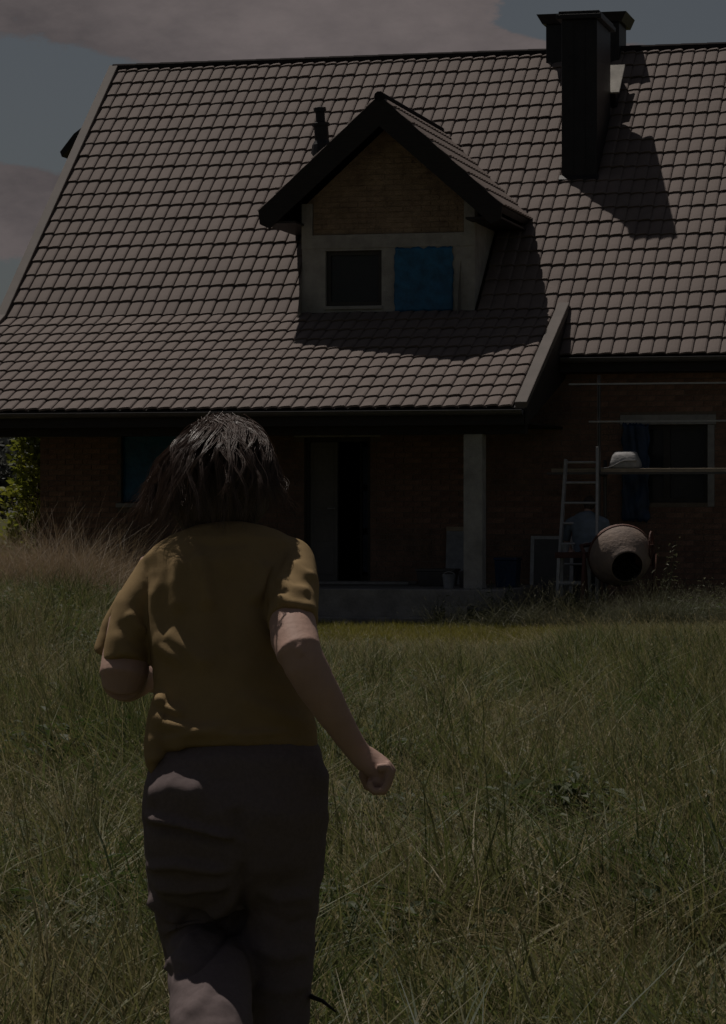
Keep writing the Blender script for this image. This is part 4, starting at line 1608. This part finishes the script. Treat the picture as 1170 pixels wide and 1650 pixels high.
def seed_head(mb, p, az, l=.07, w=.012):
    """a drooping panicle of small spikelets"""
    for k in range(9):
        t_ = k / 9
        a_ = hv.uniform(0, 6.28)
        r_ = w * (1 - t_ * .7) * hv.uniform(.5, 1.2)
        c_ = (p[0] + math.cos(az) * l * .5 * t_, p[1] + math.sin(az) * l * .5 * t_, p[2] + l * (t_ - .35))
        n_ = len(mb.v)
        e = (c_[0] + math.cos(a_) * r_, c_[1] + math.sin(a_) * r_, c_[2] + .014)
        sx, sy = -math.sin(a_) * .0018, math.cos(a_) * .0018
        mb.v += [c_, ((c_[0] + e[0]) / 2 + sx, (c_[1] + e[1]) / 2 + sy, (c_[2] + e[2]) / 2), e, ((c_[0] + e[0]) / 2 - sx, (c_[1] + e[1]) / 2 - sy, (c_[2] + e[2]) / 2)]
        mb.f.append((n_, n_ + 1, n_ + 2, n_ + 3))


hv = random.Random(21)


def proto_grass(n_, hmin, hmax, spread, lean, w, seeds=0):
    mb = MB()
    for k in range(n_):
        r_ = spread * math.sqrt(hv.random())
        a_ = hv.uniform(0, 6.28)
        h_ = hv.uniform(hmin, hmax)
        ribbon(mb, (r_ * math.cos(a_), r_ * math.sin(a_)), h_, h_ * hv.uniform(.1, lean), hv.gauss(2.6, 1.3), w * hv.uniform(.6, 1.3), 4, hv.uniform(1.3, 2.4), hv.uniform(0, 3.14))
    return mb


def proto_stalks(n_, hmin, hmax, spread, lean):
    mb = MB()
    for k in range(n_):
        r_ = spread * math.sqrt(hv.random())
        a_ = hv.uniform(0, 6.28)
        h_ = hv.uniform(hmin, hmax)
        az = hv.gauss(2.7, 1.0)
        p = ribbon(mb, (r_ * math.cos(a_), r_ * math.sin(a_)), h_, h_ * hv.uniform(.08, lean), az, .0032, 4, 1.9, hv.uniform(0, 3.14))
        seed_head(mb, p, az, hv.uniform(.05, .10))
    return mb


def proto_straw(n_, hmin, hmax, spread):
    """lodged stems lying every way"""
    mb = MB()
    for k in range(n_):
        a_ = hv.uniform(0, 6.28)
        r_ = spread * math.sqrt(hv.random())
        h_ = hv.uniform(hmin, hmax)
        ribbon(mb, (r_ * math.cos(a_), r_ * math.sin(a_)), h_, h_ * hv.uniform(.5, 1.6), hv.gauss(3.0, 1.1), .0045, 4, hv.uniform(1.1, 2.2), hv.uniform(0, 3.14))
    return mb


def proto_leaves(n_, h, spread, size):
    """leafy herbs: stems with pairs of pointed leaves"""
    mb = MB()
    for k in range(n_):
        a_ = hv.uniform(0, 6.28)
        r_ = spread * math.sqrt(hv.random())
        b_ = Vector((r_ * math.cos(a_), r_ * math.sin(a_), 0))
        hh = h * hv.uniform(.5, 1.1)
        tilt = Vector((hv.uniform(-.3, .3), hv.uniform(-.3, .3), 1)).normalized()
        ribbon(mb, (b_.x, b_.y), hh, .05, hv.uniform(0, 6.28), .004, 2)
        for q_ in range(6):
            c_ = b_ + tilt * (hh * (.25 + .75 * q_ / 5))
            az = q_ * 2.4 + hv.uniform(-.4, .4)
            l_ = size * hv.uniform(.6, 1.2)
            d_ = Vector((math.cos(az), math.sin(az), hv.uniform(-.2, .6))).normalized()
            s__ = d_.cross(Vector((0, 0, 1))).normalized() * (l_ * .24)
            up_ = Vector((0, 0, l_ * .12))
            n__ = len(mb.v)
            mb.v += [tuple(c_), tuple(c_ + d_ * l_ * .45 + s__ + up_), tuple(c_ + d_ * l_), tuple(c_ + d_ * l_ * .45 - s__ + up_)]
            mb.f += [(n__, n__ + 1, n__ + 2, n__ + 3)]
    return mb


def scatter(name, protos, mats, pts, kind='stuff', label=None, cat=None):
    """one stuff object: clumps instanced on points by geometry nodes"""
    col = bpy.data.collections.new(name + '_clumps')
    for i, (p, m_) in enumerate(zip(protos, mats)):
        o_ = bpy.data.objects.new('%s_clump_%02d' % (name, i), p.mesh(name, m_))
        col.objects.link(o_)
    pts = np.asarray(pts, float)          # x y z rx ry rz s sz idx
    me_ = bpy.data.meshes.new(name)
    me_.from_pydata([tuple(q_) for q_ in pts[:, :3].tolist()], [], [])
    at = me_.attributes.new('rot', 'FLOAT_VECTOR', 'POINT'); at.data.foreach_set('vector', pts[:, 3:6].astype(np.float32).ravel())
    sc_ = np.stack([pts[:, 6], pts[:, 6], pts[:, 7]], 1)
    at = me_.attributes.new('scl', 'FLOAT_VECTOR', 'POINT'); at.data.foreach_set('vector', sc_.astype(np.float32).ravel())
    at = me_.attributes.new('idx', 'INT', 'POINT'); at.data.foreach_set('value', pts[:, 8].astype(np.int32))
    o_ = bpy.data.objects.new(name, me_)
    COL.objects.link(o_)
    ng = bpy.data.node_groups.new(name + '_nodes', 'GeometryNodeTree')
    ng.interface.new_socket('Geometry', in_out='INPUT', socket_type='NodeSocketGeometry')
    ng.interface.new_socket('Geometry', in_out='OUTPUT', socket_type='NodeSocketGeometry')
    gi_, go_ = ng.nodes.new('NodeGroupInput'), ng.nodes.new('NodeGroupOutput')
    ci = ng.nodes.new('GeometryNodeCollectionInfo')
    ci.inputs['Collection'].default_value = col
    ci.inputs['Separate Children'].default_value = True
    ci.inputs['Reset Children'].default_value = True
    ip = ng.nodes.new('GeometryNodeInstanceOnPoints')
    ip.inputs['Pick Instance'].default_value = True
    for nm, ty, sk in (('rot', 'FLOAT_VECTOR', 'Rotation'), ('scl', 'FLOAT_VECTOR', 'Scale'), ('idx', 'INT', 'Instance Index')):
        na = ng.nodes.new('GeometryNodeInputNamedAttribute')
        na.data_type = ty
        na.inputs['Name'].default_value = nm
        ng.links.new(na.outputs['Attribute'], ip.inputs[sk])
    ng.links.new(gi_.outputs[0], ip.inputs['Points'])
    ng.links.new(ci.outputs[0], ip.inputs['Instance'])
    ng.links.new(ip.outputs[0], go_.inputs[0])
    md = o_.modifiers.new('scatter', 'NODES')
    md.node_group = ng
    return tag(o_, label, cat, None, kind)


def patch(x, y, sc, seed):
    return np.array([mnoise.noise((a_ * sc + seed, b_ * sc, seed * 1.7)) for a_, b_ in zip(x, y)])


def fence_v(x, y):
    """house coordinate v of a ground point (negative = in front of the eave)"""
    return (x - OX) * VV.x + (y - OY) * VV.y


def fence_u(x, y):
    return (x - OX) * UV.x + (y - OY) * UV.y


rows = []
for (y0, y1, dens, marg) in ((2.5, 5.2, 25, 1.6), (5.2, 9, 85, 1.6), (9, 14, 62, 1.8), (14, 22, 46, 2.2), (22, 30, 38, 2.6), (30, 41, 34, 3.0)):
    wmax = y1 * .125 + marg
    k = int((y1 - y0) * 2 * wmax * dens)
    rows.append(np.stack([RNG.uniform(-wmax, wmax, k), RNG.uniform(y0, y1, k)], 1))
pts = np.concatenate(rows)
x, y = pts[:, 0], pts[:, 1]
v, u = fence_v(x, y), fence_u(x, y)
edge = -3.9 + .45 * patch(x, y, .5, 4.0) + .5 * sstep(-2.0, 0.5, u)          # where the long grass stops before the house
leftside = sstep(-1.9, -3.0, x) * sstep(24, 30, y)
keep = (v < edge - 1.2) | ((leftside > .5) & (v < .1)) | ((u > -.6) & (v < -2.2))
keep &= ~((np.abs(x - (-.30)) < .10) & (np.abs(y - 5.7) < .10))
x, y, v, u = x[keep], y[keep], v[keep], u[keep]
k = len(x)
hp = patch(x, y, .55, 9.0) + .7 * patch(x, y, 1.7, 19.0)
hgt = .74 + .62 * hp + .30 * RNG.random(k)
hgt *= 1 - .30 * sstep(9.5, 6.2, y) - .25 * sstep(5.4, 4.0, y)
pxg = CX + FPX * x / y
line = 1036 - 30 * sstep(840, 960, pxg) - 130 * sstep(340, 170, pxg)   # the field falls low before the house
hmax = CAMH - ground_h(x, y) - (line - CY) / FPX * y
hgt = np.minimum(np.maximum(hgt, .3), np.maximum(hmax, .05) / .50)
idx = RNG.choice(8, k, p=[.22, .18, .15, .11, .10, .13, .08, .03])
pl = patch(x, y, .8, 31.0) + .35 * sstep(-.2, -1.2, x / np.maximum(y, 1) * 9)
idx = np.where((pl > .34) & (RNG.random(k) < .5), 7, idx)
pd = patch(x, y, .7, 57.0)
idx = np.where((pd > .28) & (RNG.random(k) < .45), 6, idx)
lodge = 2.2 * patch(x, y, .9, 71.0)
T = np.stack([x, y, ground_h(x, y), RNG.normal(0, .14, k), RNG.normal(-.0, .14, k), lodge + RNG.uniform(-.8, .8, k), RNG.uniform(.9, 1.45, k), hgt, idx], 1)
T = T[hmax > .07]
protos = [proto_grass(26, .28, .60, .10, .9, .007), proto_grass(30, .22, .50, .12, 1.1, .0065), proto_grass(22, .30, .66, .10, .8, .009),
          proto_stalks(7, .45, .72, .12, .5), proto_stalks(9, .40, .66, .12, .7), proto_grass(18, .30, .60, .12, 1.3, .011), proto_straw(18, .25, .50, .12), proto_leaves(7, .34, .11, .075)]
tag(scatter('meadow_grass', protos, [M['grass'], M['grass'], M['grass'], M['stalk'], M['stalk'], M['grass'], M['stalk'], M['weed']], T), 'long green and straw coloured meadow grass', 'grass')

# big arching tufts and lodged swathes standing out of the field
k = 1500
y = 5.6 + 25 * RNG.random(k) ** 1.3
x = RNG.uniform(-1, 1, k) * (y * .125 + 1.8)
pk_ = patch(x, y, .8, 91.0)
kk = (pk_ > -.05) & ~((np.abs(x + .2) < .35) & (np.abs(y - 6) < .45))
x, y = x[kk], y[kk]
k = len(x)
pxg = CX + FPX * x / y
line = 1036 - 30 * sstep(840, 960, pxg) - 130 * sstep(340, 170, pxg)
hmax = CAMH - ground_h(x, y) - (line - CY) / FPX * y
hg = np.minimum(RNG.uniform(.7, 1.15, k) * (1 - .32 * sstep(8.5, 6.0, y)), np.maximum(hmax, .05) / .55)
T = np.stack([x, y, ground_h(x, y), RNG.normal(0, .15, k), RNG.normal(0, .15, k), RNG.uniform(0, 6.28, k), RNG.uniform(.9, 1.4, k), hg, RNG.integers(0, 4, k)], 1)
T = T[hmax > .2]


def proto_tuft(n_, hmin, hmax_, w):
    mb_ = MB()
    for q_ in range(n_):
        a_ = hv.uniform(0, 6.28)
        r_ = .06 * math.sqrt(hv.random())
        h_ = hv.uniform(hmin, hmax_)
        ribbon(mb_, (r_ * math.cos(a_), r_ * math.sin(a_)), h_, h_ * hv.uniform(.25, 1.1), a_ + hv.gauss(0, .5), w * hv.uniform(.5, 1.3), 6, hv.uniform(1.8, 3.6), hv.uniform(0, 3.14))
    return mb_


tag(scatter('grass_tufts', [proto_tuft(70, .30, .62, .010), proto_tuft(48, .28, .62, .006), proto_straw(50, .25, .5, .2), proto_tuft(64, .25, .55, .013)], [M['grass'], M['stalk'], M['stalk'], M['weed']], T), 'big arching tufts standing out of the meadow grass', 'grass')

# short yellow-green lawn strip before the porch
k = 14000
u_ = RNG.uniform(-10, 3.0, k)
v_ = RNG.uniform(-11, -2.5, k)
P = np.array([to_world(a_, b_)[:2] for a_, b_ in zip(u_, v_)])
kk = (v_ < -2.72) | (u_ > -1.5)
P = P[kk]
k = len(P)
T = np.stack([P[:, 0], P[:, 1], ground_h(P[:, 0], P[:, 1]), RNG.normal(0, .1, k), RNG.normal(0, .1, k), RNG.uniform(0, 6.28, k), RNG.uniform(.8, 1.3, k), RNG.uniform(.6, 1.2, k), RNG.integers(0, 2, k)], 1)
tag(scatter('lawn_grass', [proto_grass(26, .05, .14, .09, .9, .005), proto_grass(22, .06, .17, .10, 1.0, .005)], [M['lawn'], M['lawn']], T), 'short yellow-green grass in front of the porch step', 'grass')

# the bank of dry brown grass on the left before the wall
k = 2600
x = RNG.uniform(-6.4, -2.2, k)
y = RNG.uniform(35.0, 39.5, k)
kk = (x < -2.55 + .35 * patch(x, y, .9, 3.0))
x, y = x[kk], y[kk]
k = len(x)
hh = .84 + .28 * patch(x, y, .6, 12.) - .45 * sstep(-3.3, -2.3, x)
T = np.stack([x, y, ground_h(x, y), RNG.normal(0, .35, k), RNG.normal(-.3, .35, k), RNG.uniform(-.8, .8, k), RNG.uniform(1.0, 1.6, k), np.maximum(hh, .35), RNG.integers(0, 3, k)], 1)
tag(scatter('dry_grass', [proto_straw(30, .45, .75, .14), proto_straw(26, .35, .65, .15), proto_straw(28, .4, .72, .16)], [M['dry'], M['dry'], M['dry']], T), 'bank of dry brown grass below the left-hand brick wall', 'grass')

# weeds and hay round the mixer, bench and column
k = 1500
u_ = RNG.uniform(-2.3, 2.6, k)
v_ = RNG.uniform(-3.0, -1.35, k)
dens = .35 + .65 * (np.abs(u_ + .62) < .35) + .7 * (u_ > .28) + .5 * ((u_ < -1.2) & (u_ > -2.0))
kk = (RNG.random(k) < dens) & ~((u_ > -.55) & (u_ < .22) & (v_ > -2.25)) & ~((u_ < -1.35) & (v_ > -2.55))
u_, v_ = u_[kk], v_[kk]
P = np.array([to_world(a_, b_)[:2] for a_, b_ in zip(u_, v_)])
k = len(P)
sz = .42 + .3 * RNG.random(k) + .25 * (u_ > .3) * RNG.random(k) + .35 * ((u_ > -.98) & (u_ < -.3)) * RNG.random(k)
T = np.stack([P[:, 0], P[:, 1], ground_h(P[:, 0], P[:, 1]), RNG.normal(0, .2, k), RNG.normal(0, .2, k), RNG.uniform(0, 6.28, k), RNG.uniform(.8, 1.3, k), sz, RNG.integers(0, 4, k)], 1)
tag(scatter('weeds', [proto_straw(22, .35, .7, .13), proto_grass(24, .3, .65, .12, .8, .007), proto_leaves(6, .5, .12, .09), proto_stalks(8, .5, .8, .12, .6)], [M['hay'], M['hay'], M['weed'], M['hay']], T), 'pale weeds and hay growing round the mixer and bench', 'weeds')


k = 1500
u_ = RNG.uniform(-2.35, 2.6, k)
v_ = RNG.uniform(-3.9, -2.9, k)
kk = RNG.random(k) < (.35 + .65 * (u_ > -1.1)) * sstep(-4.0, -3.3, v_)
u_, v_ = u_[kk], v_[kk]
P = np.array([to_world(a_, b_)[:2] for a_, b_ in zip(u_, v_)])
k = len(P)
sz = .36 + .42 * RNG.random(k) + .32 * patch(P[:, 0], P[:, 1], 1.4, 8.0)
T = np.stack([P[:, 0], P[:, 1], ground_h(P[:, 0], P[:, 1]), RNG.normal(0, .2, k), RNG.normal(0, .2, k), RNG.uniform(0, 6.28, k), RNG.uniform(.8, 1.3, k), np.maximum(sz, .2), RNG.integers(0, 3, k)], 1)
tag(scatter('hay_weeds', [proto_straw(22, .35, .7, .13), proto_grass(24, .3, .65, .12, .9, .006), proto_stalks(8, .5, .8, .12, .7)], [M['hay'], M['hay'], M['hay']], T), 'sunlit hay and tall weeds along the edge of the lawn', 'weeds')


# broken pale rubble lying by the slab
LBL = ['pale rubble piece lying in front of the concrete block', 'small pale rubble piece on the lawn edge just before the concrete block', 'largest pale rubble piece, lying off the right end of the porch slab',
       'small pale rubble piece beside the foot of the long stick', 'pale rubble piece between the two sticks', 'smallest pale rubble piece in the hay before the red bench']
def rubble(u, v, r, seed):
    g = random.Random(seed)
    p = to_world(u, v)
    mb_ = MB()
    mb_.ball((0, 0, r * .55), (r, r * .8, r * .6), 8, 6)
    mb_.v = [tuple(Vector(q_) * g.uniform(.72, 1.2)) for q_ in mb_.v]
    o_ = mb_.build('rubble_piece', M['bag'])
    o_.location = (p.x, p.y, float(ground_h(p.x, p.y)) - .005)
    o_.rotation_euler = (0, 0, g.uniform(0, 6))
    return tag(o_, LBL[seed - 40], 'rubble', 'rubble by the porch')


for i_, (a_, b_, c_) in enumerate(((-2.42, -3.45, .07), (-2.2, -3.7, .05), (-1.72, -3.5, .075), (-1.45, -3.75, .05), (-1.25, -3.4, .06), (-.9, -3.7, .045))):
    rubble(a_, b_, c_, 40 + i_)


# tall dry weed standing against the drum, and sticks lying by the bench
def herb(name, u, v, h, label, seed, mat='hay', lean=(.2, 0), group=None):
    p = to_world(u, v)
    z0 = float(ground_h(p.x, p.y))
    o_ = empty(name, (p.x, p.y, z0))
    g = random.Random(seed)
    st_ = MB()
    lv = MB()
    for k in range(6):
        a_ = g.uniform(0, 6.28)
        b_ = Vector((.05 * math.cos(a_), .05 * math.sin(a_), 0))
        top = Vector((b_.x + lean[0] * h * g.uniform(.2, 1.4) + g.uniform(-.14, .14), b_.y + g.uniform(-.15, .1), h * g.uniform(.6, 1.05)))
        mid = (b_ + top) / 2 + Vector((g.uniform(-.05, .05), 0, .04))
        st_.tube([b_, mid, top], [.007, .005, .002], 5)
        for q_ in range(9):
            f_ = .25 + .75 * q_ / 8
            c_ = b_.lerp(mid, f_ * 2) if f_ < .5 else mid.lerp(top, f_ * 2 - 1)
            az = g.uniform(0, 6.28)
            l_ = g.uniform(.05, .13) * (1.25 - f_ * .6)
            d_ = Vector((math.cos(az), math.sin(az), g.uniform(-.5, .6))).normalized()
            s__ = d_.cross(Vector((0, 0, 1))).normalized() * (l_ * .17)
            n__ = len(lv.v)
            lv.v += [tuple(c_), tuple(c_ + d_ * l_ * .5 + s__), tuple(c_ + d_ * l_ - Vector((0, 0, l_ * .25))), tuple(c_ + d_ * l_ * .5 - s__)]
            lv.f.append((n__, n__ + 1, n__ + 2, n__ + 3))
    st_.build('stems', M[mat], o_)
    tag(lv.build('leaves', M[mat], o_), kind='stuff')
    return tag(o_, label, 'weed', group)


herb('tall_weed', .36, -2.05, 1.15, 'tall pale dry weed growing against the right side of the mixer drum', 2)
herb('tall_weed', .62, -1.95, .75, 'leaning pale weed just right of the tall weed by the mixer', 3, lean=(.6, 0))
herb('tall_weed', -1.22, -1.75, .55, 'short pale weed between the framed panel and the red bench', 4)
herb('tall_weed', -1.62, -2.75, .60, 'bushy dark weed growing at the right end of the porch slab', 5, 'weed')
herb('tall_weed', -2.35, -2.95, .42, 'low dark weed growing beside the concrete block', 6, 'weed')


def stick(p0, p1, r, label, mat='timber'):
    a_, b_ = to_world(*p0[:2]), to_world(*p1[:2])
    a_.z = float(ground_h(a_.x, a_.y)) + p0[2]
    b_.z = float(ground_h(b_.x, b_.y)) + p1[2]
    m_ = a_.lerp(b_, .5) + Vector((.02, 0, .03))
    mb = MB()
    mb.tube([a_, a_.lerp(m_, .5) + Vector((0, 0, .012)), m_, m_.lerp(b_, .5), b_], [r, r * .95, r * .9, r * .75, r * .5], 8)
    mb.tube([m_, m_ + Vector((.06, -.03, .10))], [r * .5, r * .25], 6)
    return tag(mb.build('stick', M[mat], None, smooth=True), label, 'stick')


stick((-1.55, -3.0, .02), (-.85, -1.8, .42), .018, 'long pale stick propped from the lawn up to the red bench')
stick((-1.05, -3.0, .02), (-.55, -2.2, .36), .013, 'shorter pale stick lying in the hay right of the long stick')
mb = MB()
pq = W(504, 1607, 5.95)
tw_ = [Vector((pq.x - .10, 6.20, 0)), Vector((pq.x - .07, 6.14, .30)), W(494, 1600, 6.08), pq, W(520, 1613, 5.93), W(541, 1630, 5.9)]
mb.tube(tw_, [.006, .0055, .005, .005, .004, .002], 6)
tag(mb.build('twig', M['darkwood'], None, smooth=True), 'thin dark twig bent over beside the running person\'s right leg', 'twig')


# trees beyond the left gable
def conifer(name, X, Y, h, r, label, seed, mat, layers=26, leaf=.16):
    g = random.Random(seed)
    z0 = float(ground_h(X, Y))
    o_ = empty(name, (X, Y, z0))
    MB().tube([(0, 0, 0), (0, 0, h * .5), (0, 0, h * .97)], [.10, .06, .01], 8).build('trunk', M['bark'], o_)
    cr_ = MB()
    br = MB()
    for k in range(layers * 7):
        f_ = k / (layers * 7)
        z = h * (.06 + .92 * f_)
        rr = r * (1 - f_) ** .75 * g.uniform(.72, 1.15) + .05
        a_ = g.uniform(0, 6.28)
        d_ = Vector((math.cos(a_), math.sin(a_), .28)).normalized()
        if g.random() < .5: br.tube([Vector((0, 0, z)), Vector((0, 0, z)) + d_ * rr * .9], [.014, .004], 4)
        for q_ in range(26):
            t_ = g.uniform(.25, 1.05)
            c_ = Vector((0, 0, z)) + d_ * (rr * t_) + Vector((g.gauss(0, .09), g.gauss(0, .09), g.gauss(0, .07)))
            e = Vector((d_.x + g.gauss(0, .6), d_.y + g.gauss(0, .6), g.gauss(.35, .5))).normalized()
            l_ = leaf * g.uniform(.5, 1.2)
            s__ = e.cross(Vector((g.gauss(0, 1), g.gauss(0, 1), g.gauss(0, 1)))).normalized() * (l_ * .28)
            n__ = len(cr_.v)
            cr_.v += [tuple(c_), tuple(c_ + e * l_ * .5 + s__), tuple(c_ + e * l_), tuple(c_ + e * l_ * .5 - s__)]
            cr_.f.append((n__, n__ + 1, n__ + 2, n__ + 3))
    br.build('branches', M['bark'], o_)
    cr_.build('crown', M[mat], o_)
    return tag(o_, label, 'tree')


conifer('conifer_tree', -6.15, 58, 4.3, .85, 'yellow-green conifer standing just past the left corner of the brick house', 8, 'conifer', 30, .15)
conifer('conifer_tree', -8.6, 61, 3.0, 1.1, 'small dark conifer left of the yellow-green one', 9, 'conifer', 22, .17)


def broadleaf(name, X, Y, h, r, label, seed, mat='farleaf', n_=5200, leaf=.34):
    g = random.Random(seed)
    o_ = empty(name, (X, Y, 0))
    tk = MB()
    tk.tube([(0, 0, 0), (.1, 0, h * .3), (0, .1, h * .55), (.1, 0, h * .9)], [.28, .2, .13, .03], 8)
    lobes = []
    for k in range(16):
        a_ = g.uniform(0, 6.28)
        zz = h * g.uniform(.32, .95)
        rr = r * math.sqrt(g.random()) * (1.1 - abs(zz / h - .55))
        c_ = Vector((rr * math.cos(a_), rr * math.sin(a_), zz))
        lobes.append((c_, r * g.uniform(.25, .5)))
        tk.tube([(0, 0, h * .3), c_ * .6 + Vector((0, 0, h * .1)), c_], [.08, .05, .015], 5)
    tk.build('trunk', M['bark'], o_)
    cr_ = MB()
    for k in range(n_):
        c_, rr = g.choice(lobes)
        p = c_ + Vector((g.gauss(0, 1), g.gauss(0, 1), g.gauss(0, .8))) * (rr * .55)
        e = Vector((g.gauss(0, 1), g.gauss(0, 1), g.gauss(0, 1))).normalized()
        l_ = leaf * g.uniform(.5, 1.2)
        s__ = e.cross(Vector((g.gauss(0, 1), g.gauss(0, 1), g.gauss(0, 1)))).normalized() * (l_ * .35)
        n__ = len(cr_.v)
        cr_.v += [tuple(p), tuple(p + e * l_ * .5 + s__), tuple(p + e * l_), tuple(p + e * l_ * .5 - s__)]
        cr_.f.append((n__, n__ + 1, n__ + 2, n__ + 3))
    cr_.build('crown', M[mat], o_)
    return tag(o_, label, 'tree')


broadleaf('broadleaf_tree', -15.2, 122, 5.2, 2.6, 'greyish far broadleaf tree behind the conifer', 14)
broadleaf('broadleaf_tree', -22, 130, 6.5, 3.2, 'taller greyish far tree left of the other far tree', 15)
